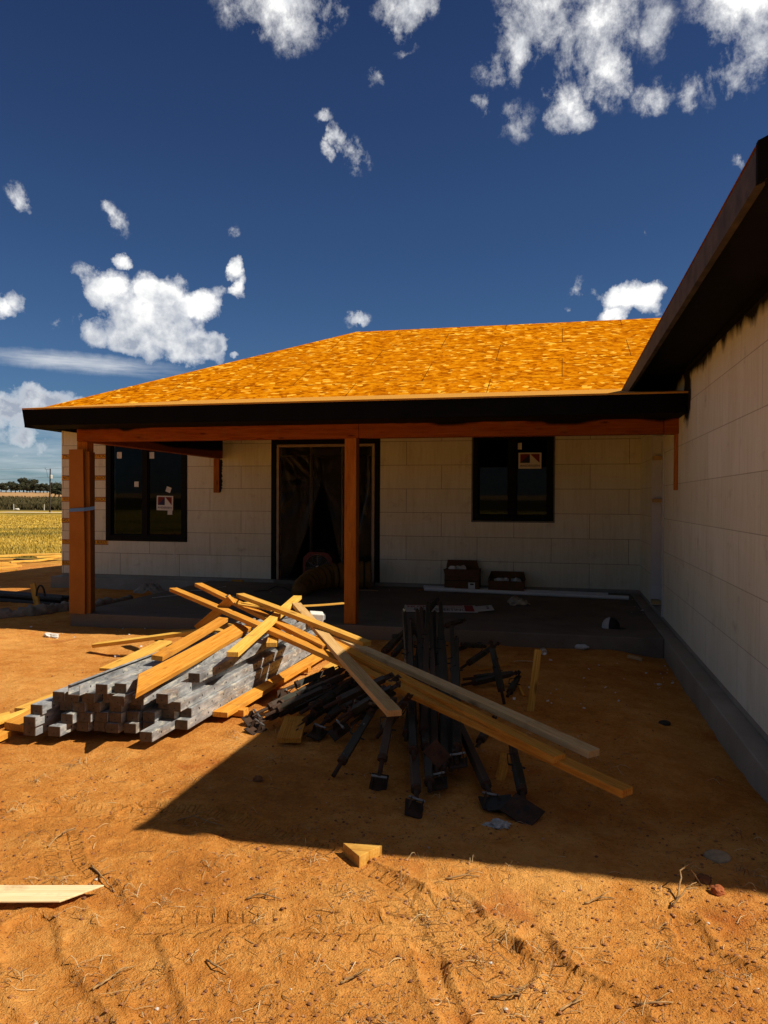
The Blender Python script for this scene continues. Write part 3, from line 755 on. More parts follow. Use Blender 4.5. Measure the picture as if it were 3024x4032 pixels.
# printed tapes on the corner blocks
def tape(M, length, body, twid=None):
    mb = MB(); h = .092
    mb.add([M @ Vector(q) for q in ((0, -h / 2, 0), (length, -h / 2, 0), (length, h / 2, 0), (0, h / 2, 0))], [(0, 1, 2, 3)], 0)
    for s in (-1, 1):
        a, b = (s * h / 2, s * (h / 2 - .011)); a, b = min(a, b), max(a, b)
        mb.add([M @ Vector(q) for q in ((0, a, .0008), (length, a, .0008), (length, b, .0008), (0, b, .0008))], [(0, 1, 2, 3)], 1)
    mb.text(body, .072, M @ Matrix.Translation((length / 2, 0, .001)), 2, length * .94)
    mb.build('printed_tape', [TAPE, TAPEB, INK], house)
for kk, ln, body in ((.485, .52, 'BUILDS  STRONG'), (1.485, 1.0, 'STRONGHOLDICF.COM  BUILDS'), (2.485, .52, 'HOLDICF.COM'), (3.485, .965, 'HOLDICF.COM  STRONGHOLDICF'), (4.485, .965, 'NOT-ICF.COM  STRONGHOLDICF'), (5.485, .965, 'STRONGHOLD BUILDS STRON')):
    M = Matrix.Translation((-L_ + .002, -.0025, kk * .4064)) @ Matrix.Rotation(math.radians(90), 4, 'X')
    tape(M, ln, body)
for kk in (.5, 2.5, 4.5, 6.5):
    M = Matrix.Translation((-.0025, -7.90, kk * .4064)) @ Matrix.Rotation(math.radians(-90), 4, 'Z') @ Matrix.Rotation(math.radians(90), 4, 'X')
    tape(M, 1.13, 'STRONGHOLDICF.COM  STRONGHOLD')

# ------------------------------------------------------------------ steel channel stack
TW, TH = .089, .066
def tube_obj(x, y0, z, y1, label, openc=False, rot=0.):
    # x,z: lower left corner of the near end; runs away from the camera along +Y
    M = Matrix.Translation((x, y0, z)) @ Matrix.Rotation(rot, 4, 'Z')
    e = tag(empty('steel_channel', M=M), label, 'steel channel', 'galvanized steel channels in the stack')
    Ln = y1 - y0; mb = MB(); th = .004
    if openc:
        for a, b in (((0, 0, 0), (TW, Ln, th)), ((0, 0, th), (th, Ln, TH)), ((TW - th, 0, th), (TW, Ln, TH)), ((th, 0, TH - th), (.022, Ln, TH)), ((TW - .022, 0, TH - th), (TW - th, Ln, TH))): mb.box(a, b)
    else:
        mb.box((0, .004, 0), (TW, Ln, TH))
    # nail slots along the right flange
    b = mb.build('channel_body', STEEL, e, bevel=.003 if not openc else 0)
    hm = MB()
    y = .12
    while y < Ln - .1:
        Mh = Matrix.Translation((TW + .0012, y, TH * .52)) @ Matrix.Rotation(math.radians(90), 4, 'Y')
        hm.prism([(.008 * math.cos(a), .006 * math.sin(a)) for a in np.linspace(0, 6.283, 9)[:-1]], (-.001, 0), 0, Mh); y += .2
    hm.build('nail_holes', INK, e)
    if not openc:
        em = MB(); em.box((.0015, -.003, .0015), (TW - .0015, .0035, TH - .0015))
        Mh = Matrix.Translation((TW / 2, -.0035, TH * .35)) @ Matrix.Rotation(math.radians(90), 4, 'X')
        em.prism([(.005 * math.cos(a), .005 * math.sin(a)) for a in np.linspace(0, 6.283, 9)[:-1]], (0, .001), 1, Mh)
        em.build('end_plate', [STEELEND, INK], e, bevel=.002)
    return e
ROWS = [
    (-.15, [(-4.72, -8.47), (-4.555, -8.44), (-4.44, -8.30), (-4.33, -8.27), (-4.225, -8.285), (-4.105, -8.26), (-4.0, -8.20), (-3.905, -8.40), (-3.81, -8.10)]),
    (-.082, [(-4.705, -8.49), (-4.61, -8.18), (-4.51, -8.37), (-4.415, -8.31), (-4.31, -8.28), (-4.21, -8.27), (-4.11, -8.22), (-4.00, -8.20), (-3.905, -8.11), (-3.812, -8.04)]),
    (-.014, [(-4.69, -8.44), (-4.56, -8.31), (-4.455, -8.32), (-4.36, -8.29), (-4.215, -8.26), (-4.115, -8.18), (-3.93, -8.12), (-3.835, -8.15)]),
    (.054, [(-4.595, -8.34), (-4.50, -8.33), (-4.385, -8.32), (-4.245, -8.29), (-4.145, -8.34), (-4.03, -8.29), (-3.89, -8.22)]),
    (.122, [(-4.435, -8.40), (-4.275, -8.33), (-4.165, -8.28), (-4.065, -8.10), (-3.83, -7.88)]),
]
LAY = ['bottom', 'second', 'third', 'fourth', 'top']
for ri, (z, lst) in enumerate(ROWS):
    for ci, (x, y) in enumerate(lst):
        o = ri == 4 and ci == 0
        lab = 'open galvanized steel channel turned upward on the top layer of the stack' if o else \
            'mottled grey steel channel, %s from the left in the %s layer of the stack' % (ORD[ci], LAY[ri])
        tube_obj(x, y, z, y + 3.05 + random.uniform(-.12, .1), lab, o, random.uniform(-.004, .004))
# bearers under the stack
def board(name, label, cat, p1, p2, w, t, mat, roll=0, group=None, cut=(0, 0), bow=.006, up=(0, 0, 1)):
    p1 = Vector(p1); p2 = Vector(p2); M = frame(p1, p2, roll, up); Ln = (p2 - p1).length; mb = MB(); ns = 10
    rings = []
    b = random.uniform(-bow, bow); b2 = random.uniform(-bow, bow)
    for i in range(ns + 1):
        s = i / ns; oz = b * 4 * s * (1 - s); oy = b2 * 4 * s * (1 - s)
        for yy, z2 in ((-w / 2, -t), (w / 2, -t), (w / 2, 0), (-w / 2, 0)):
            x = s * Ln + (cut[0] * (yy / w + .5) * (1 - s)) + (cut[1] * (yy / w + .5) * s)
            mb.v.append((x, yy + oy, z2 + oz))
    for i in range(ns):
        for j in range(4): mb.f.append((i * 4 + j, i * 4 + (j + 1) % 4, (i + 1) * 4 + (j + 1) % 4, (i + 1) * 4 + j)); mb.m.append(0)
    mb.f += [(3, 2, 1, 0), tuple(ns * 4 + q for q in (0, 1, 2, 3))]; mb.m += [0, 0]
    # outward faces
    o = mb.build(name, mat, None, bevel=.0025, M=M)
    bmx = bmesh.new(); bmx.from_mesh(o.data); bmesh.ops.recalc_face_normals(bmx, faces=bmx.faces[:]); bmx.to_mesh(o.data); bmx.free()
    return tag(o, label, cat, group)
Z0 = lambda x, y: (x * .663, 2250 + y * .663)
Z1 = lambda x, y: (x * .3014, 2550 + y * .3014)
Z2 = lambda x, y: (400 + x * .3014, 2550 + y * .3014)
Z3 = lambda x, y: (600 + x * .3014, 2250 + y * .3014)
Z4 = lambda x, y: (1000 + x * .36166, 2250 + y * .36166)
Z6 = lambda x, y: (1500 + x * .9186, 2300 + y * .9186)
GB = 'loose boards thrown over the steel stack'
W2 = .089; T2 = .038
for i, y in enumerate((-7.5, -6.0)):
    board('bearer', ['rough timber bearer under the near part of the steel stack', 'rough timber bearer under the far part of the steel stack'][i], 'bearer', (-4.85, y, -.152), (-3.55, y, -.152), .09, .05, WOODO)
board('board', 'orange board lying along the right foot of the steel stack', 'board', (-3.66, -7.72, -.125), (-3.60, -5.0, -.125), .12, .038, WOODO, group=GB)
board('board', 'lowest of the long boards reaching far right, pale end in shade', 'board', at(*Z3(270, 212), .45), at(2472, 3106, .03), W2, T2, WOODO, group=GB, bow=.02)
board('board', 'orange board whose far end rises dark behind the pile, beside the scraps', 'board', at(*Z3(600, 150), .45), at(*Z4(800, 800), .28), W2, T2, WOODO, group=GB)
board('board', 'long board, left one of the close pair pointing at the right foreground', 'board', at(*Z4(722, 690), .30), at(*Z6(766, 734), .09), W2, T2, WOODO, group=GB, bow=.004)
board('board', 'long greyish board, right one of the close pair pointing at the right foreground', 'board', at(*Z4(800, 655), .305), at(*Z6(915, 712), .10), W2, T2, WOODG, group=GB, bow=.004)
board('board', 'bright board on top of the pile slanting down to the middle post side', 'board', at(*Z3(1145, 285), .50), at(*Z4(1235, 765), .30), W2, T2, WOOD, group=GB)
board('board', 'pale yellow board crossing over the long boards toward the doorway', 'board', at(*Z3(1045, 1052), .31), at(*Z4(475, 262), .41), W2, T2, WOOD, group=GB)
board('board', 'worn board sloping at the viewer with a split near its front end', 'board', at(*Z4(1532, 1510), .20), at(*Z4(462, 340), .40), W2, T2, WOODT, group=GB)
board('board', 'wide orange plank with tapered tip resting on the steel stack', 'board', at(*Z2(300, 560), .215), at(*Z3(1190, 700), .26), .16, .036, WOODO, group=GB, roll=12, cut=(.35, 0))
board('board', 'orange two by four with nails lying on the wide plank', 'board', at(*Z2(725, 105), .27), at(*Z3(930, 600), .34), W2, T2, WOODO, group=GB, roll=6)
board('board', 'pale yellow board reaching out over bare dirt left of the pile', 'board', at(*Z0(560, 428), -.12), at(*Z0(1172, 345), .12), W2, T2, WOOD, group=GB, roll=8)
board('board', 'dark shaded board standing on edge behind the left boards', 'board', at(*Z3(1050, 345), .47), at(*Z3(610, 735), .12), W2, T2, WOODO, roll=65, group=GB)
board('board', 'short yellow board poking out below the crossing boards', 'board', at(*Z3(1555, 930), .24), at(*Z4(250, 560), .29), W2, T2, WOOD, group=GB)
board('lath', 'thin lath sticking out level toward the middle post', 'lath', at(1152, 2384, .33), at(1352, 2372, .30), .035, .018, WOOD, group=GB)
board('board', 'lit board under the right boards beyond the steel stack', 'board', at(*Z4(790, 1050), -.08), at(*Z4(930, 960), -.05), .09, .038, WOOD, group=GB)
board('board', 'yellow scrap board lying between the pale left board and the steel', 'board', at(*Z2(60, 270), .04), at(*Z3(170, 900), .10), .13, .025, WOOD, group=GB)
board('splinter', 'yellow wood splinter on the orange board near the knot of scraps', 'splinter', at(*Z3(1130, 420), .43), at(*Z3(1480, 465), .42), .04, .016, WOOD, group=GB)
board('board', 'flat yellow offcut tucked under the bright top board', 'board', at(*Z3(1210, 400), .40), at(*Z3(1600, 490), .38), .10, .02, WOOD, group=GB)
board('board', 'pale wedge of board under the far end of the wide plank', 'board', at(*Z3(830, 770), .21), at(*Z3(1060, 680), .23), .10, .03, WOOD, group=GB)
GL = 'boards lying left of the steel stack'
board('board', 'long yellow board on dirt along the left side of the steel stack', 'board', at(*Z1(265, 790), -.13), at(*Z2(820, 30), -.11), .10, .05, WOOD, group=GL)
board('board', 'thick orange plank end jutting from under the steel stack', 'board', at(*Z1(165, 1010), -.12), at(*Z1(640, 760), -.10), .20, .05, WOODO, group=GL, cut=(.05, 0))
board('board', 'narrow board slanting below the yellow board at the left edge', 'board', at(*Z1(-150, 990), -.14), at(*Z1(380, 800), -.12), .06, .03, WOOD, group=GL)
board('board', 'lowest board at the left edge, end showing by the steel stack', 'board', at(*Z1(-160, 1190), -.16), at(*Z1(75, 1085), -.15), .09, .036, WOODO, group=GL)
board('board', 'pale board behind the others at the left edge of the stack', 'board', at(*Z1(-200, 930), -.15), at(*Z1(130, 850), -.13), .09, .036, WOOD, group=GL)
# dark strap knot on the boards
mb = MB()
for i in range(5):
    a = at(*Z3(960 + i * 60, 330 - 5 * i + 30 * math.sin(i)), .455); b = at(*Z3(1020 + i * 45, 315 + 18 * (i % 3)), .46)
    mb.tube([a, (a + b) / 2 + Vector((0, 0, .012)), b], .007, 6)
tag(mb.build('strap', IRON), 'black crumpled strap lying on the orange board end', 'strap')
mb = MB(); c0 = at(1245, 2430, .24)  # white block added for the sunlit far end of a steel channel
for i in range(1): mb.box((-.07, -.05, -.05), (.07, .05, .05))
mt = mb.build('lit_channel_end', PAPER, None, bevel=.01, M=Matrix.Translation(c0) @ Euler((.2, .1, .5)).to_matrix().to_4x4()); tag(mt, 'white block standing in for the sunlit channel end behind the pile near the middle post', 'channel end')

# ------------------------------------------------------------------ green steel braces
def make_brace(Ln, plate, seed):
    """near end (foot) at the origin, running along +X"""
    e = empty('steel_brace'); r = random.Random(seed)
    s = .023; mb = MB(); mb.box((.12, -s, -s), (Ln * .62, s, s)); mb.build('outer_tube', BRACE, e, bevel=.003)
    q = .019; mb = MB(); mb.box((Ln * .62, -q, -q), (Ln - .05, q, q)); mb.build('inner_tube', BRACE, e, bevel=.002)
    mb = MB(); mb.tube([(.0, 0, 0), (.16, 0, 0)], .013, 8); mb.tube([(.1, 0, 0), (.13, 0, 0)], .03, 8); mb.build('screw_foot', RUST, e)
    mb = MB(); mb.box((Ln - .06, -.022, -.003), (Ln + .02, .022, .003)); mb.tube([(Ln, 0, -.018), (Ln, 0, .018)], .01, 8); mb.build('head_lug', RUST, e)
    mb = MB(); mb.tube([(Ln * .6, -.05, 0), (Ln * .6, .05, 0)], .006, 6); mb.tube([(Ln * .6, .05, 0), (Ln * .6 + .06, .055, .02), (Ln * .6 + .06, .0, .035)], .004, 6); mb.build('lock_pin', IRON, e)
    if plate:
        # hinged base plate with two upright ears
        pm = MB(); pl = Matrix.Translation((-.03, 0, -.045)) @ Euler((0, r.uniform(-.3, .3), 0)).to_matrix().to_4x4()
        pm.box((-.068, -.05, -.004), (.07, .05, .004), 0, pl)
        for px, py in ((-.055, -.04), (-.055, .04), (.065, 0)): pm.prism([(px + .01 * math.cos(a), py + .01 * math.sin(a)) for a in np.linspace(0, 6.283, 9)[:-1]], (.0042, .0048), 1, pl)
        bp = pm.build('base_plate', [RUST, INK], e)
        em = MB()
        for y in (-.032, .032): em.prism([(-.03, 0), (.03, 0), (.012, .055), (-.012, .055)], (-.002, .002), 0, Matrix.Translation((-.03, y, -.041)) @ Matrix.Rotation(math.radians(90), 4, 'X'))
        em.tube([(-.0, -.045, 0), (-.0, .045, 0)], .008, 8, 1); em.build('ear_bracket', [RUST, BOLT], bp)
    return e
PROTO = {}
def brace(p1, p2, label, plate=True, group=None, roll=0):
    p1 = Vector(p1); p2 = Vector(p2); Ln = round((p2 - p1).length * 2) / 2 or .5
    key = (Ln, plate)
    if key not in PROTO: PROTO[key] = make_brace(Ln, plate, int(Ln * 10)); e = PROTO[key]
    else: e = copy_tree(PROTO[key])
    e.matrix_world = frame(p1, p2, roll); tag(e, label, 'steel brace', group); return e
Z5 = lambda x, y: (1500 + x * .3918, 2350 + y * .3918)
Z7 = lambda x, y: (1500 + x * .3918, 2750 + y * .3918)
ZP = lambda x, y: (950 + x * .36166, 2700 + y * .36166)
GU = 'green braces lying lengthwise away from the viewer'
# near end (pixel, height), far end (pixel, height)
UPR = [
    (Z7(360, 1010), -.14, Z5(230, 110), .22, True), (Z7(490, 930), -.14, Z5(405, 95), .22, False), (Z7(330, 600), -.06, Z5(290, 200), .2, False),
    (Z7(450, 560), -.08, Z5(365, 140), .2, False), (Z7(560, 760), -.12, Z5(500, 130), .22, True), (Z7(640, 720), -.10, Z5(590, 160), .2, False),
    (Z7(700, 720), -.12, Z5(600, 100), .22, False), (Z7(760, 640), -.08, Z5(715, 340), .12, False), (Z7(770, 560), -.05, Z5(760, 370), .10, True),
    (Z7(420, 400), -.05, Z5(470, 90), .24, False), (Z7(1100, 960), -.14, Z5(310, 250), .16, True), (Z7(330, 300), -.04, Z5(270, 260), .12, False),
    (Z7(640, 420), -.08, Z5(570, 440), .1, False), (Z7(250, 420), -.08, Z5(440, 120), .16, False), (Z7(520, 500), -.1, Z5(540, 150), .16, False),
]
order = sorted(range(len(UPR)), key=lambda i: UPR[i][0][0])
for n, i in enumerate(order):
    a, za, b, zb, pl = UPR[i]
    brace(at(*a, za), at(*b, zb), 'dark steel brace pointing away to the porch, foot %s from the left of its bundle' % ORD[n], pl, GU, random.uniform(-20, 20))
GF = 'green braces fanned out left of the bundle'
FAN = [
    (Z4(330, 1290), -.02, Z4(1000, 1000), .12, True), (ZP(170, 300), -.12, Z4(900, 1130), .06, True), (ZP(260, 330), -.1, Z4(1000, 1160), .12, False), (ZP(200, 400), -.14, Z4(1060, 1100), .02, True),
    (ZP(480, 180), -.04, Z4(1120, 1060), .16, False), (ZP(640, 300), -.05, Z4(1100, 1180), .1, False), (ZP(600, 470), -.14, Z4(1200, 1150), .04, True), (ZP(860, 440), -.12, Z4(1260, 1180), .04, True),
    (ZP(700, 360), -.08, Z4(1300, 1080), .06, False), (ZP(1000, 985), -.17, Z4(1300, 1500), .12, False), (ZP(1500, 990), -.14, Z4(1500, 1500), .16, True), (ZP(1060, 360), -.02, Z4(1400, 1330), .18, False),
    (ZP(900, 240), .05, Z4(1350, 1200), .2, False), (ZP(330, 250), -.06, Z4(1010, 1040), .04, False), (ZP(420, 330), -.12, Z4(1080, 1180), .0, False), (ZP(760, 250), -.02, Z4(1180, 1130), .08, False), (ZP(820, 330), -.1, Z4(1240, 1240), .02, False),
    (ZP(980, 330), -.06, Z4(1330, 1290), .06, False), (ZP(1130, 250), .0, Z4(1400, 1230), .1, False), (ZP(1200, 420), -.12, Z4(1500, 1330), .02, False), (ZP(1250, 300), -.05, Z4(1530, 1290), .08, False), (ZP(1080, 420), -.08, Z4(1450, 1250), .15, True), (ZP(1480, 560), -.1, Z4(1640, 1420), .2, False), (ZP(1300, 180), .06, Z4(1480, 1420), .2, True),
]
ORD += ['twenty first', 'twenty second', 'twenty third', 'twenty fourth', 'twenty fifth']
order = sorted(range(len(FAN)), key=lambda i: FAN[i][0][0])
for n, i in enumerate(order):
    a, za, b, zb, pl = FAN[i]
    brace(at(*a, za), at(*b, zb), 'dark steel brace in the fan under the boards, foot %s from the left' % ORD[n], pl, GF, random.uniform(-30, 30))
GM = 'green braces scattered right of and behind the pile'
MISC = [
    (Z7(1450, 1080), -.17, Z7(1310, 430), .02, 'brace leaning at right behind the overhanging boards, flat foot in the dirt', False),
    (Z5(1240, 1080), -.2, Z5(1160, 710), .08, 'brace propped upright-looking behind the right boards', False),
    (Z5(1270, 1000), -.2, Z5(1420, 740), -.12, 'brace lying toward the wing wall behind the right boards', False),
    (Z5(820, 830), -.16, Z5(1300, 770), -.10, 'lower brace lying crosswise behind the long boards', False),
    (Z5(810, 890), -.18, Z5(1160, 810), -.12, 'upper brace lying crosswise in front of its twin behind the boards', False),
    (Z5(620, 300), .02, Z5(830, 235), .16, 'brace whose dark tip sticks out right toward the porch slab', False),
    (Z5(40, 560), .0, Z5(250, 330), -.05, 'brace slanting behind the long boards below the middle post', False),
    (Z5(110, 600), .04, Z5(330, 350), .04, 'brace with pale tag slanting behind the long boards', False),
    (Z5(10, 560), -.14, Z5(230, 340), -.16, 'lowest slanting brace behind the long boards by the slab', False),
    (Z5(470, 150), .18, Z5(570, 25), .26, 'short brace tip pointing up right at the top of the bundle', False),
    (Z5(800, 720), -.16, Z5(920, 640), -.1, 'short brace piece in the dirt right of the bundle', False),
    (Z7(960, 500), -.19, Z7(1070, 310), -.15, 'brace lying flat in shaded dirt beyond the overhanging boards', False),
    (Z5(800, 480), -.16, Z5(940, 490), -.12, 'brace foot by the slab edge right of the bundle', True),
]
for a, za, b, zb, lab, pl in MISC: brace(at(*a, za), at(*b, zb), 'dark steel ' + lab, pl, GM, random.uniform(-20, 20))
# loose plates
def plate(u, v, z, size, M3, label, mat=RUST, flip=False):
    mb = MB(); s = size
    mb.box((-s, -s * .8, -.004), (s, s * .8, .004))
    for px, py, r in ((-.7, -.5, .07), (.7, -.5, .07), (.7, .5, .07), (-.7, .5, .07), (0.1, .3, .16), (-.1, -.25, .12)):
        for z0, z1 in ((.0042, .0046), (-.0046, -.0042)):
            mb.prism([(px * s + r * s * math.cos(a), py * s + r * s * 1.3 * math.sin(a)) for a in np.linspace(0, 6.283, 11)[:-1]], (z0, z1), 1)
    M = M3.to_4x4(); M.translation = at(u, v, z)
    tag(mb.build('base_plate_loose', [mat, INK], None, M=M), label, 'steel plate', 'loose steel base plates')
plate(*Z7(563, 555), .02, .062, Euler((math.radians(78), math.radians(48), math.radians(8))).to_matrix(), 'rusty square steel plate standing on its corner in the brace bundle')
plate(*Z7(1190, 1050), -.165, .072, Euler((math.radians(14), math.radians(-6), .25)).to_matrix(), 'grey steel plate with holes lying tilted on shaded dirt', IRON)
plate(*Z7(1420, 1130), -.165, .09, Euler((math.radians(22), math.radians(16), -.5)).to_matrix(), 'rust brown steel plate beside the grey plate on the dirt')
board('offcut', 'orange wide board piece half buried under the brace fan', 'board', at(*ZP(520, 570), -.15), at(*ZP(600, 330), -.10), .16, .036, WOODO, group=GB)

# ------------------------------------------------------------------ stakes, offcuts and litter
board('stake', 'upright wooden stake in shaded dirt right of the long boards', 'stake', at(2084, 2838, -.27), aty(2119, 2560, at(2084, 2838, -.27).y + .02), .055, .04, WOOD, up=(0, -1, 0), bow=.002)
pa = at(150, 2412, -.27); board('stake', 'leaning wooden stake by the dark pipe bundle at left', 'stake', pa, aty(126, 2298, pa.y + .03), .085, .038, WOOD, up=(0, -1, 0), bow=.002)
board('offcut', 'short wooden offcut lying in shaded dirt under the overhanging boards', 'offcut', at(1966, 3072, -.19), at(1990, 2965, -.165), .06, .036, WOODO)
board('plywood_strip', 'pale plywood strip with slanted end on sunlit dirt at left edge', 'plywood', at(-330, 3510, -.176), at(262, 3514, -.176), .13, .008, WOODP, cut=(0, .13), bow=.003)
gp = gat(1428, 3345)
T = [(at(1350, 3318, gp.z + .045)), (at(1505, 3328, gp.z + .045)), (at(1415, 3372, gp.z + .045))]
mb = MB(); q = [(t.x - gp.x, t.y - gp.y) for t in T]
if (q[1][0] - q[0][0]) * (q[2][1] - q[0][1]) - (q[1][1] - q[0][1]) * (q[2][0] - q[0][0]) < 0: q.reverse()
mb.prism(q, (-.01, .045)); tag(mb.build('wedge_block', WOOD, None, bevel=.003, M=Matrix.Translation(gp)), 'triangular yellow wood block on sunlit dirt at the shadow edge', 'wood block')
def lump(name, label, cat, p, r, mat, seed, squash=.7, rough=.35, sub=3):
    bm = bmesh.new(); bmesh.ops.create_icosphere(bm, subdivisions=sub, radius=1)
    for v in bm.verts:
        d = 1 + rough * mn.noise(v.co * 1.7 + Vector((seed, 0, 0))) + rough * .5 * mn.noise(v.co * 5 + Vector((seed, 3, 0)))
        v.co = Vector((v.co.x * r[0] * d, v.co.y * r[1] * d, v.co.z * r[2] * d))
    me = bpy.data.meshes.new(name); bm.to_mesh(me); bm.free(); me.materials.append(mat)
    o = bpy.data.objects.new(name, me); COL.objects.link(o); o.location = p; return tag(o, label, cat)
BRICKC = simple('red_clay_lump', (.30, .085, .025), .9, vscale=20, bumps=.5)
CLAYD = simple('brown_clay_lump', (.16, .065, .025), .9, vscale=20, bumps=.5)
MORT = simple('grey_mortar_lump', (.36, .36, .34), .9, vscale=40, bumps=.8, var=.4)
def onlump(u, v, dz): p = gat(u, v); return p + Vector((0, 0, dz))
lump('clay_lump', 'red clay lump just outside the shadow edge at right', 'clay lump', onlump(2824, 3522, .012), (.03, .025, .02), BRICKC, 3)
lump('clay_lump', 'brown clay lump inside the shadow beside the red one', 'clay lump', onlump(2770, 3480, .012), (.03, .025, .02), CLAYD, 5)
lump('clay_lump', 'dark brown clod on shaded dirt below the braces at left', 'clay lump', onlump(1016, 3088, .012), (.028, .024, .02), CLAYD, 8)
lump('mortar_crumb', 'crumbly grey mortar splat on shaded dirt below the plates', 'mortar lump', onlump(1962, 3258, .008), (.05, .035, .018), MORT, 11, rough=.9, sub=4)
lump('mortar_crumb', 'small grey mortar splat under the grey steel plate', 'mortar lump', onlump(1990, 3192, .006), (.04, .02, .014), MORT, 13, rough=.9, sub=4)
TAN = simple('tan_foam_disc', (.34, .25, .15), .9, vscale=30, bumps=.4)
def disc(u, v, r, h, mat, label, name='foam_disc', cat='disc'):
    p = gat(u, v); mb = MB(); mb.lathe([(.001, h), (r * .8, h), (r * .97, h * .7), (r, .0), (r * .95, -.004)], 24)
    for i, q in enumerate(mb.v): pass
    tag(mb.build(name, mat, None, smooth=True, M=Matrix.Translation(p + Vector((0, 0, .004))) @ Euler((.06, -.05, 0)).to_matrix().to_4x4()), label, cat)
disc(2825, 3372, .058, .012, TAN, 'flat tan round disc lying on shaded dirt at right')
disc(2617, 2828, .045, .016, IRON, 'small black round cap on shaded dirt near the wing footing', 'round_lid', 'lid')
# can, bottle, crumbs near the slab
ALU = simple('aluminium', (.6, .6, .58), .35, metal=.6, var=.1, bumps=0)
p = gat(2140, 2572); mb = MB(); Mc = Matrix.Translation(p + Vector((0, 0, .034))) @ Matrix.Rotation(math.radians(90), 4, 'X') @ Matrix.Rotation(.15, 4, 'Y')
mb.lathe([(.001, .056), (.024, .056), (.027, .06), (.033, .05), (.033, -.05), (.026, -.06), (.001, -.06)], 20, 0)
tag(mb.build('drink_can', ALU, None, smooth=True, M=Mc), 'silver drink can lying end on behind the upright stake', 'can')
BOT = simple('clear_bottle_plastic', (.5, .51, .5), .25, var=.15, bumps=0)
p = gat(2292, 2556); mb = MB(); mb.lathe([(.001, -.1), (.03, -.1), (.032, -.06), (.029, -.03), (.032, .0), (.03, .05), (.012, .085), (.012, .105), (.001, .105)], 16)
tag(mb.build('plastic_bottle', BOT, None, smooth=True, M=Matrix.Translation(p + Vector((0, 0, .03))) @ Euler((1.4, .5, .6)).to_matrix().to_4x4()), 'crushed clear plastic bottle on dirt below the slab edge', 'bottle')
board('offcut', 'small tan wood offcut on dirt near the slab corner at right', 'offcut', gat(2472, 2582) + Vector((0, 0, .03)), gat(2530, 2588) + Vector((0, 0, .03)), .06, .03, WOODG)
board('lath', 'thin stick lying on shaded dirt behind the braces', 'lath', gat(1880, 2640) + Vector((0, 0, .02)), gat(2005, 2620) + Vector((0, 0, .04)), .025, .012, WOODO)
board('lath', 'thin lath on the dirt left of the upright stake', 'lath', gat(2025, 2603) + Vector((0, 0, .02)), gat(2098, 2604) + Vector((0, 0, .02)), .02, .01, WOODG)
board('lath', 'short thin stick right of the braces on shaded dirt', 'lath', gat(2045, 2705) + Vector((0, 0, .015)), gat(2062, 2742) + Vector((0, 0, .015)), .025, .012, WOODO)
lump('paper_scrap', 'white torn scrap on sunlit dirt in front of the cardboard wrapped post', 'paper scrap', onlump(200, 2497, .02), (.10, .05, .03), PAPER, 21, rough=.9)
def chip(u, v, l, ang, label, mat=PAPER):
    p = gat(u, v); mb = MB(); mb.box((-l / 2, -.012, -.004), (l / 2, .012, .012)); tag(mb.build('foam_chip', mat, None, bevel=.002, M=Matrix.Translation(p + Vector((0, 0, .006))) @ Matrix.Rotation(ang, 4, 'Z')), label, 'foam chip')
chip(463, 2579, .07, .9, 'small white foam chip on sunlit dirt left of the pile')
chip(500, 2581, .16, .1, 'pale wood chip on sunlit dirt left of the pile', WOOD)

# ------------------------------------------------------------------ things on and around the porch
SZ = -.06
# cardboard wrapped round the left post
e = tag(empty('cardboard_wrap', (-7.3, -4.0, SZ)), 'folded brown cardboard panels taped round the left porch post', 'cardboard')
def wrap(prof, z0, z1, mat, name):
    mb = MB(); n = len(prof); k = 14; w = .006
    for i in range(k + 1):
        s = i / k; z = z0 + (z1 - z0) * s
        for j, (x, y, sw) in enumerate(prof):
            xx = x + sw * math.sin(s * 3.1 + j) ; mb.v += [(xx + 7.3, y + 4.0, z), (xx + 7.3, y + 4.0 + w, z)]
    st = 2 * n
    for i in range(k):
        for j in range(n - 1):
            a = i * st + j * 2
            mb.f += [(a, a + 2, a + 2 + st, a + st), (a + 1, a + 1 + st, a + 3 + st, a + 3)]; mb.m += [0, 0]
        mb.f += [(i * st, i * st + st, i * st + st + 1, i * st + 1), (i * st + st - 2, i * st + st - 1, i * st + 2 * st - 1, i * st + 2 * st - 2)]; mb.m += [0, 0]
    for base, rev in ((0, 1), (k * st, 0)):
        for j in range(n - 1):
            q = (base + 2 * j, base + 2 * j + 1, base + 2 * j + 3, base + 2 * j + 2); mb.f.append(q); mb.m.append(0)
    return mb.build(name, mat, e)
wrap([(aty(272, 2100, -4.15).x, -4.15, .003), (aty(330, 2100, -4.165).x, -4.165, .014), (aty(331, 2100, -4.10).x, -4.10, .008)], 0.0, 2.125, CARD, 'front_panel')
wrap([(aty(332, 2100, -4.10).x, -4.10, .004), (aty(354, 2100, -4.11).x, -4.11, .008), (aty(360, 2100, -4.04).x, -4.04, .003), (aty(373, 2100, -3.88).x, -3.88, .002)], 0.0, 2.10, CARD, 'side_panel')
mb = MB(); zt = aty(320, 2006, -4.19).z - SZ
for (xa, ya, za), (xb, yb, zb) in (((aty(272, 2100, -4.16).x, -4.16, -.012), (aty(330, 2100, -4.18).x, -4.18, 0)), ((aty(330, 2100, -4.18).x, -4.18, 0), (aty(373, 2100, -4.12).x, -4.12, .02))):
    mb.add([(xa + 7.3, ya + 4, zt + za - .022), (xb + 7.3, yb + 4, zt + zb - .022), (xb + 7.3, yb + 4, zt + zb + .022), (xa + 7.3, ya + 4, zt + za + .022)], [(0, 1, 2, 3)])
mb.build('blue_tape', BLUE, e)
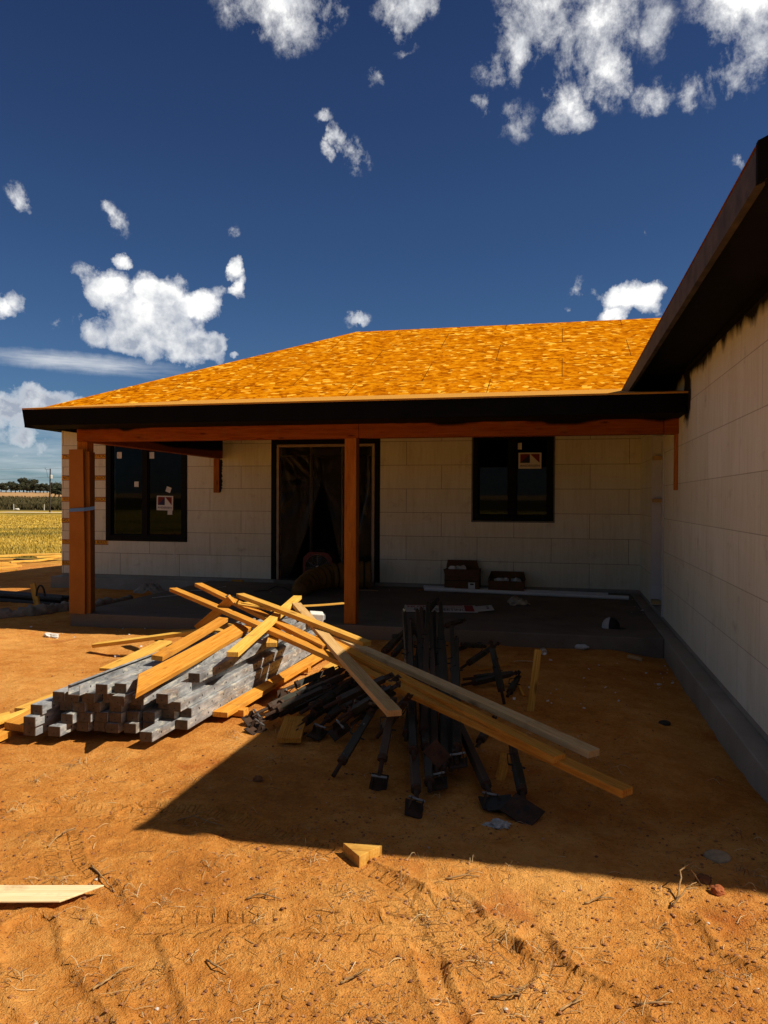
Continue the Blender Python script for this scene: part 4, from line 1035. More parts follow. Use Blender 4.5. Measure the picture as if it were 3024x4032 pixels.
# plastic sheet over the doorway
def plastic():
    mb = MB(); nx, nz = 72, 84; x0, x1, z0, z1 = -6.19, -4.40, .0, 2.39
    ax, az = -5.37, 1.74
    V = {}
    for i in range(nx + 1):
        for j in range(nz + 1):
            x = x0 + (x1 - x0) * i / nx; z = z0 + (z1 - z0) * j / nz
            an = math.atan2(z - az, x - ax); rr = math.hypot(x - ax, z - az)
            y = .035 + .011 * math.sin(an * 17 + 2 * mn.noise(Vector((x * 2, z * 2, 1)))) * min(1, rr / .25) * math.exp(-rr * .8) + .012 * mn.noise(Vector((x * 3, z * 1.2, 0))) + .008 * mn.noise(Vector((x * 9, z * 3, 4)))
            for cx, cz in ((x0, z1), (x1, z1)):
                a2 = math.atan2(z - cz, x - cx); r2 = math.hypot(x - cx, z - cz)
                y += .010 * math.sin(a2 * 23) * math.exp(-r2 * 1.3) * min(1, r2 / .15)
            # long fold running down the right jamb
            y += .03 * math.exp(-((x - (-4.55 - .35 * max(0, (1.6 - z)) / 1.6)) / .03) ** 2)
            V[i, j] = len(mb.v); mb.v.append((x, y, z))
    for i in range(nx):
        for j in range(nz):
            x = x0 + (x1 - x0) * (i + .5) / nx; z = z0 + (z1 - z0) * (j + .5) / nz
            s = (az - z) / az
            if s > 0:
                l = ax - .62 * s ** 1.3 - .02; r = ax + .40 * s ** .75
                if l < x < r: continue
            mb.f.append((V[i, j], V[i + 1, j], V[i + 1, j + 1], V[i, j + 1])); mb.m.append(0)
    o = mb.build('plastic_sheet', PLASTIC, None, smooth=True); tag(o, 'clear plastic sheet gathered and parted across the doorway', 'plastic sheet')
plastic()
# red air mover fan
FANR = simple('red_fan_housing', (.12, .014, .008), .5, var=.15, bumps=0)
def fan():
    q0 = aty(1192, 2290, -.12); q1 = aty(1308, 2290, -.12); cx = (q0.x + q1.x) / 2; w = (q1.x - q0.x) / 2
    e = tag(empty('air_mover', (cx, -.12, SZ)), 'red octagonal air mover fan with wire grille standing in the doorway', 'fan')
    cz = w + .03; k = w * .62; R = w * .84
    oct_ = [(-w, -k), (-k, -w), (k, -w), (w, -k), (w, k), (k, w), (-k, w), (-w, k)]
    mb = MB(); n = 32
    Mx = Matrix.Translation((0, 0, cz)) @ Matrix.Rotation(math.radians(90), 4, 'X')
    ring = [(R * math.cos(2 * math.pi * i / n), R * math.sin(2 * math.pi * i / n)) for i in range(n)]
    def octpt(a):
        best = 9
        for i in range(8):
            (x1, y1), (x2, y2) = oct_[i], oct_[(i + 1) % 8]; d = math.cos(a) * (y2 - y1) - math.sin(a) * (x2 - x1)
            if abs(d) < 1e-9: continue
            t = (x1 * (y2 - y1) - y1 * (x2 - x1)) / d
            if t > 0: best = min(best, t)
        return (best * math.cos(a), best * math.sin(a))
    out = [octpt(2 * math.pi * i / n) for i in range(n)]
    vs = []
    for zz_ in (0., -.3):
        vs += [Mx @ Vector((x, y, zz_)) for x, y in ring] + [Mx @ Vector((x, y, zz_)) for x, y in out]
    fs = []
    for i in range(n):
        j = (i + 1) % n
        fs += [(i, n + i, n + j, j), (2 * n + i, 2 * n + j, 3 * n + j, 3 * n + i), (n + i, 3 * n + i, 3 * n + j, n + j), (i, j, 2 * n + j, 2 * n + i)]
    mb.add(vs, fs); mb.build('housing', FANR, e)
    g = MB()
    for r in np.linspace(.04, R, 7): g.tube([Mx @ Vector((r * math.cos(a), r * math.sin(a), .004)) for a in np.linspace(0, 2 * math.pi, 25)], .0022, 5, 0, False)
    for a in np.linspace(0, 2 * math.pi, 13)[:-1]: g.tube([Mx @ Vector((.03 * math.cos(a), .03 * math.sin(a), .006)), Mx @ Vector((R * math.cos(a), R * math.sin(a), .006))], .0022, 5)
    g.build('grille', BOLT, e)
    h = MB(); h.lathe([(.001, .012), (.03, .01), (.034, .0), (.034, -.03)], 16, 0, Mx); h.build('hub', PAPER, e)
    b = MB()
    for i in range(5):
        a = 2 * math.pi * i / 5
        c1, s1 = math.cos(a), math.sin(a); c2, s2 = math.cos(a + .75), math.sin(a + .75)
        b.add([Mx @ Vector(q) for q in ((.03 * c1, .03 * s1, -.03), (R * .93 * c1, R * .93 * s1, -.05), (R * .93 * c2, R * .93 * s2, -.11), (.03 * c2, .03 * s2, -.08))], [(0, 1, 2, 3)])
    b.build('blades', IRON, e)
    f = MB(); f.box((-w, -.02, 0), (-w + .06, .28, .04)); f.box((w - .06, -.02, 0), (w, .28, .04)); f.build('foot', IRON, e)
    hd = MB(); hd.tube([(-.09, .15, 2 * w + .02), (-.09, .15, 2 * w + .06), (.09, .15, 2 * w + .06), (.09, .15, 2 * w + .02)], .012, 8); hd.build('handle', IRON, e)
fan()
DUCT = simple('yellow_duct', (.17, .085, .016), .7, var=.3, vscale=9, bumps=.1)
def duct():
    ctr = [Vector(q) for q in ((-4.35, -.45, .17), (-4.7, -.55, .17), (-5.0, -.75, .16), (-5.16, -1.05, .13), (-5.2, -1.4, .07), (-5.15, -1.75, .03))]
    mb = MB(); n = 60; pts = []; rs = []
    for i in range(n + 1):
        s = i / n * (len(ctr) - 1); a = min(int(s), len(ctr) - 2); f = s - a
        pts.append(ctr[a].lerp(ctr[a + 1], f) + Vector((0, 0, .0))); rs.append((.225 - .11 * (i / n) ** 1.5) * (1 + (.06 if i % 4 < 2 else -.03)))
    mb.tube(pts, rs, 20)
    for i in range(0, n): 
        if i % 4 == 3:
            for j in range(20): mb.m[i * 20 + j] = 1
    o = mb.build('flexible_duct', [DUCT, INK], None, smooth=True); tag(o, 'yellow flexible duct with black spiral bands slumped behind the middle post', 'duct')
duct()
# cardboard boxes with packing
def box(cx, cy, w, d, h, flaps, label, fill, second=0, lab=False):
    e = tag(empty('cardboard_box', (cx, cy, SZ), None), label, 'box', 'open cardboard boxes along the wall'); t = .006
    mb = MB(); mb.box((-w / 2, -d / 2, 0), (w / 2, d / 2, .006)); mb.box((-w / 2, -d / 2, .006), (w / 2, -d / 2 + t, h)); mb.box((-w / 2, d / 2 - t, .006), (w / 2, d / 2, h))
    mb.box((-w / 2, -d / 2 + t, .006), (-w / 2 + t, d / 2 - t, h)); mb.box((w / 2 - t, -d / 2 + t, .006), (w / 2, d / 2 - t, h))
    if second: mb.box((-w / 2 - .002, -d / 2 - .002, second), (w / 2 + .002, -d / 2, second + .012), 1)
    mb.build('carton', [CARDD, INK], e)
    for (x0, y0, dx, dy, ang, ln) in flaps:
        f = MB(); M = Matrix.Translation((x0, y0, h)) @ Matrix.Rotation(math.atan2(dy, dx), 4, 'Z') @ Matrix.Rotation(math.radians(ang), 4, 'X')
        L2 = math.hypot(dx, dy); f.add([M @ Vector(q) for q in ((0, 0, 0), (L2, 0, 0), (L2 - .03, 0, ln), (.03, 0, ln), (0, .005, 0), (L2, .005, 0), (L2 - .03, .005, ln), (.03, .005, ln))], [(0, 1, 2, 3), (7, 6, 5, 4), (0, 3, 7, 4), (1, 5, 6, 2), (3, 2, 6, 7)])
        f.build('flap', CARDD, e)
    for i in range(fill):
        a = random.uniform(-w * .36, w * .36); b = random.uniform(-d * .3, d * .2)
        bm = MB(); bm.box((-.05, -.04, -.03), (.05, .04, .03)); bm.build('packing', PAPER, e, bevel=.012, M=Matrix.Translation((a, b, h - .02 + random.uniform(0, .04))) @ Euler((random.uniform(-.5, .5), random.uniform(-.5, .5), random.uniform(0, 3))).to_matrix().to_4x4())
    if lab:
        bm = MB(); bm.add([(w / 2 - .17, -d / 2 - .003, .02), (w / 2 - .06, -d / 2 - .003, .02), (w / 2 - .06, -d / 2 - .003, .15), (w / 2 - .17, -d / 2 - .003, .15)], [(0, 1, 2, 3)])
        bm.add([(w / 2 - .14, -d / 2 - .0036, .11), (w / 2 - .08, -d / 2 - .0036, .11), (w / 2 - .08, -d / 2 - .0036, .135), (w / 2 - .14, -d / 2 - .0036, .135)], [(0, 1, 2, 3)], 1)
        bm.build('shipping_label', [PAPER, INK], e)
b1a, b1b = aty(1750, 2250, -.42), aty(1885, 2250, -.42)
box((b1a.x + b1b.x) / 2, -.25, b1b.x - b1a.x, .34, .36, [(-.3, .16, .55, 0, 20, .14), (-.3, -.16, .55, 0, 155, .12), (.29, -.16, 0, .3, -150, .12)], 'taller open cardboard box with white packing and label against the wall', 7, .17, True)
b2a, b2b = aty(1922, 2300, -.42), aty(2063, 2300, -.42)
box((b2a.x + b2b.x) / 2, -.25, b2b.x - b2a.x, .34, .19, [(-.3, .165, .6, 0, 8, .13), (.3, -.16, 0, .3, -35, .12), (-.3, .16, 0, -.3, -20, .12)], 'lower open cardboard box with white packing beside the taller one', 7)
# pvc pipes
mb = MB(); mb.tube([at(1672, 2318, SZ + .03), at(2476, 2354, SZ + .03)], .031, 14); mb.tube([at(1672, 2318, SZ + .03), at(1790, 2323.3, SZ + .03)], .036, 14)
tag(mb.build('pvc_pipe', PVC, None, smooth=False), 'front white plastic pipe lying on the slab below the boxes', 'pipe', 'white pipes on the slab')
mb = MB(); mb.tube([at(1668, 2311, SZ + .028) + Vector((0, .02, 0)), at(2395, 2341, SZ + .028) + Vector((0, .02, 0))], .026, 14)
tag(mb.build('pvc_pipe', PVC, None), 'rear white plastic pipe lying close behind the front one', 'pipe', 'white pipes on the slab')
# flattened carton with printing
def carton():
    A, B, C_ = at(1590, 2412, SZ + .012), at(1930, 2412, SZ + .012), None
    A = at(1588, 2408, SZ + .012); B = at(1882, 2412, SZ + .012)
    x = (B - A).normalized(); n = Vector((0, 0, 1)); y = n.cross(x)
    M = Matrix((x, y, n)).transposed().to_4x4(); M.translation = A; w = (B - A).length; d = .62
    e = tag(empty('flattened_carton', M=M), 'flattened white carton printed SHEETING in navy, lying on the slab', 'carton')
    mb = MB(); mb.box((0, 0, 0), (w, d, .008)); mb.build('panel', PAPER, e)
    f = MB(); Mf = Matrix.Translation((w, 0, .004)) @ Matrix.Rotation(math.radians(-6), 4, 'Y')
    f.box((0, .06, 0), (.22, d - .1, .005), 0, Mf); f.text('Model', .06, Mf @ Matrix.Translation((.15, d / 2, .0062)) @ Matrix.Rotation(math.radians(90), 4, 'Z'), 1, .26); f.build('end_flap', [PAPER, INK], e)
    p = MB()
    for q0, q1, mi in (((w - .16, .02), (w - .04, d - .02), 0), ((.02, d - .05), (w - .18, d - .01), 0)):
        p.add([(q0[0], q0[1], .0088), (q1[0], q0[1], .0088), (q1[0], q1[1], .0088), (q0[0], q1[1], .0088)], [(0, 1, 2, 3)], mi)
    p.text('SHEETING', .3, Matrix.Translation((w * .64, .16, .009)), 1, w * .42); p.text('PLASTIC', .3, Matrix.Translation((w * .27, .16, .009)), 1, w * .26); p.text('HUSKY', .26, Matrix.Translation((w * .22, .42, .009)), 0, w * .36)
    for i in range(2): p.text('PLASTIC FILM  CLEAR', .07, Matrix.Translation((w * .66, .36 + i * .1, .009)), 0, w * .34)
    p.build('print', [REDI, NAVY], e)
carton()
# rag and cap
RAG = simple('grimy_rag', (.34, .30, .22), .9, var=.5, vscale=12, bumps=.3)
def cloth(name, label, cat, c, r, mat, seed, h=.1, n=40):
    mb = MB()
    for i in range(n + 1):
        for j in range(n + 1):
            x = (i / n - .5) * 2; y = (j / n - .5) * 2; q = Vector((x * 1.6 + seed, y * 1.6, 0))
            w = max(0, 1 - (x * x + y * y)); zz_ = h * w * (.55 + .8 * abs(mn.noise(q * 1.3)) + .5 * abs(mn.noise(q * 3.1)))
            mb.v.append((x * r[0] * (1 + .35 * mn.noise(q * .9)), y * r[1] * (1 + .35 * mn.noise(q * 1.1 + Vector((5, 0, 0)))), zz_ + .006))
    for i in range(n):
        for j in range(n):
            x = (i / n - .5) * 2; y = (j / n - .5) * 2
            if x * x + y * y + .5 * mn.noise(Vector((x * 2 + seed, y * 2, 9))) < .95: mb.f.append((i * (n + 1) + j, (i + 1) * (n + 1) + j, (i + 1) * (n + 1) + j + 1, i * (n + 1) + j + 1)); mb.m.append(0)
    o = mb.build(name, mat, None, smooth=True, M=Matrix.Translation(c)); return tag(o, label, cat)
cloth('rag', 'crumpled grimy rag on the slab in front of the pipes', 'rag', at(2032, 2380, SZ), (.2, .16), RAG, 3., .10)
MESHC = simple('grey_cap_mesh', (.40, .39, .37), .9, var=.1, vscale=60, bumps=.3)
def cap():
    c = at(2405, 2472, SZ); e = tag(empty('cap', M=Matrix.Translation(c) @ Matrix.Rotation(math.radians(-20), 4, 'Z')), 'trucker cap with pale mesh back and black front on the slab', 'cap')
    mb = MB(); n, k = 24, 8
    for half, nm, mat in ((0, 'mesh_back', MESHC), (1, 'front_panel', INK)):
        mb = MB()
        for i in range(k + 1):
            a = i / k * math.pi / 2
            for j in range(n // 2 + 1):
                b = math.pi / 2 + math.pi * j / (n // 2) + (math.pi if half else 0)
                mb.v.append((.105 * math.cos(a) * math.cos(b), .09 * math.cos(a) * math.sin(b), .125 * math.sin(a) ** .9 if i else 0))
        m = n // 2 + 1
        for i in range(k):
            for j in range(m - 1): mb.f.append((i * m + j, i * m + j + 1, (i + 1) * m + j + 1, (i + 1) * m + j)); mb.m.append(0)
        mb.build(nm, mat, e, smooth=True)
    b = MB()
    for i in range(13):
        a = -math.pi / 2 + math.pi * i / 12
        for r, z in ((1, .004), (1.75, .012)):
            b.v.append((.1 * math.cos(a) * (r if r == 1 else 1.85), .085 * math.sin(a) * (1.0 if r == 1 else .98), z - (.012 * abs(math.sin(a)) if r > 1 else 0)))
    for i in range(12): b.f.append((2 * i, 2 * i + 1, 2 * i + 3, 2 * i + 2)); b.m.append(0)
    b.build('brim', INK, e, smooth=True)
    t = MB(); t.lathe([(.001, .131), (.008, .129), (.009, .124)], 10); t.build('button', INK, e)
cap()
# power cord across the slab
mb = MB(); pts = [at(*Z3(x, y), SZ + .008) for x, y in ((0, 345), (180, 325), (330, 310), (520, 250), (760, 240), (960, 195))]
mb.tube(pts, .006, 6); tag(mb.build('cord', PVC), 'thin white cord lying across the slab left of the pile', 'cord')
mb = MB(); ZD = lambda x, y: (1000 + x * .3617, 1680 + y * .3617)
pts = [at(*ZD(x, y), SZ + .008) for x, y in ((0, 1790), (150, 1780), (240, 1735), (330, 1750), (420, 1800), (600, 1770))]
mb.tube(pts, .006, 6); tag(mb.build('cord', INK), 'thin black cord looping on the slab in front of the doorway', 'cord')
board('lath', 'thin pale stick on the slab right of the middle post', 'lath', at(1409, 2323, SZ + .012), at(1490, 2325, SZ + .012), .02, .01, WOODG)
board('lath', 'short splinter of wood at the left end of the white pipes', 'lath', at(1640, 2324, SZ + .012), at(1676, 2316, SZ + .016), .03, .01, WOODO)
board('offcut', 'small orange block lying at the foot of the wall left of the doorway', 'offcut', at(915, 2282, -.03), at(957, 2284, -.03), .06, .035, WOODO)
# fabric sock, bag and pipe bundle at left
SOCK = simple('grey_filter_fabric', (.22, .195, .16), .9, var=.35, vscale=10, bumps=.3)
mb = MB(); pts = []; rs = []
for i, (u, v) in enumerate([(-120, 2428), (0, 2424), (60, 2420), (120, 2414), (170, 2408), (215, 2402), (262, 2396), (300, 2396), (360, 2388), (420, 2376), (470, 2368), (520, 2352)]):
    p = at(u, v, -.17); pts.append(p); rs.append(.09 + .025 * math.sin(i * 2.3) - (.0 if i < 7 else .03))
P2 = []; R2 = []
for i in range(len(pts) - 1):
    for s in range(5): P2.append(pts[i].lerp(pts[i + 1], s / 5) + Vector((0, 0, .02 * math.sin(i * 5 + s * 1.7)))); R2.append(rs[i] * (1 - s / 5) + rs[i + 1] * s / 5 + .012 * math.sin(i * 7 + s * 2.9))
mb.tube(P2, R2, 12); tag(mb.build('filter_sock', SOCK, None, smooth=True), 'grey fabric sock roll lying on the ground behind the cardboard post', 'fabric roll')
cloth('plastic_bag', 'pale crumpled plastic bag at the slab edge by the front wall', 'bag', at(590, 2334, -.10), (.30, .2), SOCK, 8., .16)
e = tag(empty('pipe_bundle', (0, 0, 0)), 'bundle of black pipes lying behind the leaning stake at left', 'pipes')
for i in range(9):
    mb = MB(); o = Vector((random.uniform(-.1, .1), -.08 * (i % 5) + .1, .0 + .075 * (i // 5)))
    mb.tube([at(-160, 2342, -.2) + o, at(262, 2376, -.2) + o], .037, 10); mb.build('pipe', IRON, e)
mb = MB(); q = at(160, 2375, -.1); mb.tube([q + Vector((.07 * math.cos(a), 0, .16 * math.sin(a) + .1)) for a in np.linspace(0, 3.14, 10)], .014, 8); tag(mb.build('hook', IRON), 'black curved hook rising behind the leaning stake', 'hook')
# lumber lying at the edge of the field
ZL = lambda x, y: (x * .3014, 2100 + y * .3014)
FARB = [((-200, 300), (380, 272), .3), ((0, 285), (800, 262), .35), ((-100, 335), (200, 325), .2), ((460, 300), (800, 285), .3), ((200, 330), (410, 345), .12), ((400, 350), (670, 322), .14), ((660, 320), (860, 305), .14), ((-100, 380), (130, 372), .14), ((130, 368), (410, 350), .14), ((-150, 420), (200, 395), .16), ((-60, 440), (270, 412), .12), ((-100, 470), (230, 462), .10), ((380, 268), (460, 270), .14)]
for i, (a, b, w) in enumerate(FARB):
    dz = .10 if i in (0, 1, 3, 12) else .05
    board('board', 'bleached board in the loose heap by the field, %s from the back' % ORD[i], 'board', at(*ZL(*a), -.33 + dz), at(*ZL(*b), -.33 + dz), w, .04, WOOD if i != 4 else IRON, group='boards heaped at the edge of the field', bow=.01)

# ------------------------------------------------------------------ litter on the ground (nobody could count it)
def straw():
    mb = MB(); r = random.Random(5)
    def strand(p, L, w, bend, lift):
        a = r.uniform(0, 2 * math.pi); k = 4; pts = []
        for i in range(k + 1):
            s = i / k; aa = a + bend * s
            q = (p[0] + math.cos(aa) * L * s, p[1] + math.sin(aa) * L * s); pts.append((q[0], q[1]))
        hz = H(np.array([q[0] for q in pts]), np.array([q[1] for q in pts]))
        P = [Vector((q[0], q[1], float(h) + .003 + lift * math.sin(math.pi * min(1, i / k * 1.2)))) for i, (q, h) in enumerate(zip(pts, hz))]
        mb.tube(P, [w, w, w * .9, w * .7, w * .35], 4)
    n = 0
    while n < 380:
        u = r.uniform(-60, 3080); v = 2560 + 1560 * r.random() ** .8
        p = at(u, v, -.2)
        if p.x > -.25 or (-4.9 < p.x < -3.5 and p.y > -8.6): continue
        c = r.random()
        for i in range(1 if c < .75 else r.randint(3, 8)):
            strand((p.x + r.gauss(0, .03), p.y + r.gauss(0, .03)), r.uniform(.02, .09) * (1 if c < .92 else 1.5), r.uniform(.0008, .0017), r.gauss(0, .35), r.uniform(0, .012) + (.03 * r.random() if c > .75 else 0))
        n += 1
    m, t, p, o = material('dry_straw')
    ri = t.n('ShaderNodeNewGeometry').outputs['Random Per Island']
    t.set(p.inputs['Base Color'], t.ramp(ri, [(0., (.10, .045, .018)), (.35, (.26, .15, .06)), (.7, (.48, .33, .15)), (1., (.60, .46, .26))]))
    p.inputs['Roughness'].default_value = .8
    tag(mb.build('straw_litter', m), kind='stuff')
straw()
# larger single twigs
TWIGC = simple('twig_bark', (.30, .18, .075), .85, var=.5, vscale=30, bumps=.3)
TW_ = [([(1080 - 110, 3545), (1020, 3540), (1060, 3548), (1110, 3552)], 'forked straw stalk left of the tread mark on sunlit dirt'),
       ([(365, 3900), (430, 3860), (480, 3830), (525, 3800)], 'long pale twig lying on sunlit dirt at lower left'),
       ([(190, 3338), (220, 3310), (260, 3280), (300, 3260)], 'curved twig on sunlit dirt above the plywood strip'),
       ([(360, 3415), (400, 3455), (452, 3498)], 'brown straight stick right of the plywood strip'),
       ([(812, 3795), (850, 3825), (895, 3845)], 'short orange stick on sunlit dirt at lower middle left'),
       ([(2665, 3545), (2680, 3500), (2705, 3482), (2760, 3498)], 'curled pale stalk arching at the shadow edge near the red lump'),
       ([(2640, 3585), (2700, 3568), (2745, 3560)], 'pale twig below the curled stalk at right'),
       ([(1930, 3955), (1990, 3960), (2040, 3962), (2075, 3895)], 'bent twig pair on sunlit dirt at lower middle right'),
       ([(2200, 4020), (2250, 3975), (2290, 3945)], 'thin twig near the bottom edge right of middle'),
       ([(2500, 3970), (2580, 3980), (2650, 3972)], 'pale straw stalk on sunlit dirt at lower right'),
       ([(2300, 3575), (2360, 3560), (2420, 3550)], 'slim pale twig on sunlit dirt right of middle'),
       ([(1755, 3475), (1830, 3470), (1890, 3465)], 'pale straw stalks lying just below the shadow edge'),
       ([(700, 3225), (760, 3220), (880, 3260)], 'dark twig crossing the shadow tip on dirt'),
       ([(1340, 3905), (1390, 3890), (1440, 3850)], 'thin forked twig on sunlit dirt at lower middle')]
for pts, lab in TW_:
    P = [gat(u, v) + Vector((0, 0, .006 + .012 * (0 < i < len(pts) - 1))) for i, (u, v) in enumerate(pts)]
    if 'curled' in lab: P[1].z += .05; P[2].z += .06
    Q = []
    for a, b in zip(P[:-1], P[1:]):
        for s in range(4): Q.append(a.lerp(b, s / 4) + Vector((random.gauss(0, .002), random.gauss(0, .002), random.gauss(0, .001))))
    Q.append(P[-1]); mb = MB(); mb.tube(Q, [.0042 - .0022 * i / len(Q) for i in range(len(Q))], 6)
    k = len(Q) // 2; mb.tube([Q[k], Q[k] + Vector((.03, .025, .012)), Q[k] + Vector((.05, .05, .008))], [.0026, .002, .001], 5)
    tag(mb.build('twig', TWIGC, None, smooth=True), lab, 'twig', 'dry twigs on the dirt')
def clods():
    mb = MB(); r = random.Random(9)
    bm = bmesh.new(); bmesh.ops.create_icosphere(bm, subdivisions=1, radius=1); bv = [v.co.copy() for v in bm.verts]; bf = [tuple(v.index for v in f.verts) for f in bm.faces]; bm.free()
    pts = []
    while len(pts) < 5200:
        u = r.uniform(-80, 3100); v = 2540 + 1560 * r.random() ** .7; p = at(u, v, -.2)
        if p.x > -.2 or (-4.9 < p.x < -3.5 and p.y > -8.6): continue
        if mn.noise(Vector((p.x * 1.2, p.y * 1.2, 2))) < r.uniform(-.6, .35): continue
        pts.append(p)
    hz = H(np.array([p.x for p in pts]), np.array([p.y for p in pts]))
    for p, h in zip(pts, hz):
        s = .0022 + .006 * r.random() ** 4; sd = r.random() * 50
        vs = [Vector((p.x, p.y, float(h) + s * .25)) + Vector((q.x * s * (1 + .3 * r.random()), q.y * s * (1 + .3 * r.random()), q.z * s * .7)) for q in bv]
        mb.add(vs, bf)
    m, t, p, o = material('dirt_clods')
    ri = t.n('ShaderNodeNewGeometry').outputs['Random Per Island']
    t.set(p.inputs['Base Color'], t.ramp(ri, [(0., (.11, .042, .018)), (.5, (.26, .10, .032)), (.985, (.40, .19, .07)), (.995, (.5, .46, .4))], 'LINEAR'))
    p.inputs['Roughness'].default_value = .95
    tag(mb.build('dirt_clods', m), kind='stuff')
clods()
def crumbs():
    mb = MB(); r = random.Random(3)
    spots = [(2530, 2390, 60, 40, 60, -.06), (2420, 2535, 260, 14, 40, None), (1800, 2520, 140, 20, 14, None), (2300, 2700, 300, 120, 40, None), (2600, 2620, 60, 60, 30, None), (1300, 2330, 500, 40, 30, -.06), (400, 2480, 240, 20, 25, None), (600, 2560, 70, 20, 40, None)]
    for u, v, du, dv, n, z in spots:
        for i in range(n // 2):
            uu, vv = r.gauss(u, du * .5), r.gauss(v, dv * .5)
            p = at(uu, vv, z) if z is not None else gat(uu, vv)
            if p.x > -.15: continue
            s = .003 + .009 * r.random() ** 3
            M = Matrix.Translation(p + Vector((0, 0, s * .5))) @ Euler((r.uniform(-.6, .6), r.uniform(-.6, .6), r.uniform(0, 6))).to_matrix().to_4x4()
            mb.box((-s * 1.4, -s, -s * .6), (s * 1.4, s, s * .6), 0, M)
    tag(mb.build('foam_crumbs', PAPER), kind='stuff')
crumbs()

# ------------------------------------------------------------------ the field beyond
def blades(name, n, uv_r, t_r, h_r, w_k, cols, seed, power=1.):
    rg = np.random.default_rng(seed)
    t = t_r[0] + (t_r[1] - t_r[0]) * rg.random(n) ** power
    lat = uv_r[0] + (uv_r[1] - uv_r[0]) * rg.random(n)
    u = 1512 + lat * F_
    d = (W_[None, :] + R_[None, :] * lat[:, None]); d[:, 2] = 0
    x = CAM[0] + d[:, 0] * t; y = CAM[1] + d[:, 1] * t; z = H(x, y)
    hh = (h_r[0] + (h_r[1] - h_r[0]) * rg.random(n)); w = w_k * t * (.6 + .8 * rg.random(n)); a = rg.random(n) * 6.28
    le = (rg.random((n, 2)) - .5) * hh[:, None] * .9
    V = np.empty((n, 3, 3)); V[:, 0] = np.stack([x - np.cos(a) * w, y - np.sin(a) * w, z - .02], 1); V[:, 1] = np.stack([x + np.cos(a) * w, y + np.sin(a) * w, z - .02], 1); V[:, 2] = np.stack([x + le[:, 0], y + le[:, 1], z + hh], 1)
    me = bpy.data.meshes.new(name); me.vertices.add(3 * n); me.vertices.foreach_set('co', V.ravel()); me.loops.add(3 * n); me.loops.foreach_set('vertex_index', np.arange(3 * n))
    me.polygons.add(n); me.polygons.foreach_set('loop_start', np.arange(0, 3 * n, 3)); me.polygons.foreach_set('loop_total', np.full(n, 3)); me.update()
    o = bpy.data.objects.new(name, me); COL.objects.link(o)
    m, tt, p, oo = material(name + '_blades'); ri = tt.n('ShaderNodeNewGeometry').outputs['Random Per Island']
    c = tt.ramp(ri, cols)
    geo = tt.n('ShaderNodeNewGeometry').outputs['Position']
    rv = tt.vmath('LENGTH', tt.vmath('MULTIPLY', tt.vmath('SUBTRACT', geo, (CAM[0], CAM[1], 0)), (1, 1, 0)), out=1)
    rv = tt.math('ADD', tt.math('MULTIPLY', tt.math('LOGARITHM', rv, 2.72), 3.2), tt.math('MULTIPLY', tt.noise(geo, .08, 3), 1.6))
    gr = tt.mapr(tt.noise(tt.n('ShaderNodeCombineXYZ', None, X=rv).outputs[0], 1., 3), .50, .60, 0, .75)
    c = tt.mix(gr, c, (.10, .095, .025)) if name == 'grass' else c
    tt.set(p.inputs['Base Color'], c); p.inputs['Roughness'].default_value = .9; p.inputs['Specular IOR Level'].default_value = .1
    me.materials.append(m); tag(o, kind='stuff')
blades('grass', 42000, (-.62, -.36), (23.5, 150), (.03, .13), .0006, [(0, (.16, .11, .014)), (.4, (.42, .28, .04)), (.75, (.60, .42, .08)), (1, (.70, .52, .14))], 2, 1.9)
blades('weeds', 22000, (-.62, -.34), (212, 262), (.4, 1.6), .0011, [(0, (.03, .025, .01)), (.6, (.06, .05, .02)), (1, (.11, .085, .035))], 3)
blades('weeds', 5000, (-.62, -.34), (262, 400), (.4, 1.2), .0006, [(0, (.035, .03, .012)), (.6, (.065, .055, .022)), (1, (.10, .08, .035))], 4)
def tdir(u): 
    d = W_ + R_ * (u - 1512) / F_; return Vector((d[0], d[1], 0))
def tpt(u, t):
    d = tdir(u); x = CAM[0] + d.x * t; y = CAM[1] + d.y * t; return Vector((x, y, gz(x, y)))
# gravel lane
mb = MB(); us = np.linspace(-700, 900, 40); 
for u in us:
    f = min(1, max(0, (u - 0) / 250)); t0 = 168 + 4 * f; wd = 6 if u > 25 else max(.5, 6 + (u - 25) * .1)
    a = tpt(u, t0); b = tpt(u, t0 + wd); mb.v += [tuple(a + Vector((0, 0, .22))), tuple(b + Vector((0, 0, .22)))]
for i in range(len(us) - 1): mb.f.append((2 * i, 2 * i + 2, 2 * i + 3, 2 * i + 1)); mb.m.append(0)
tag(mb.build('gravel_lane', simple('pale_gravel', (.55, .48, .36), .95, vscale=1, bumps=0)), kind='structure')
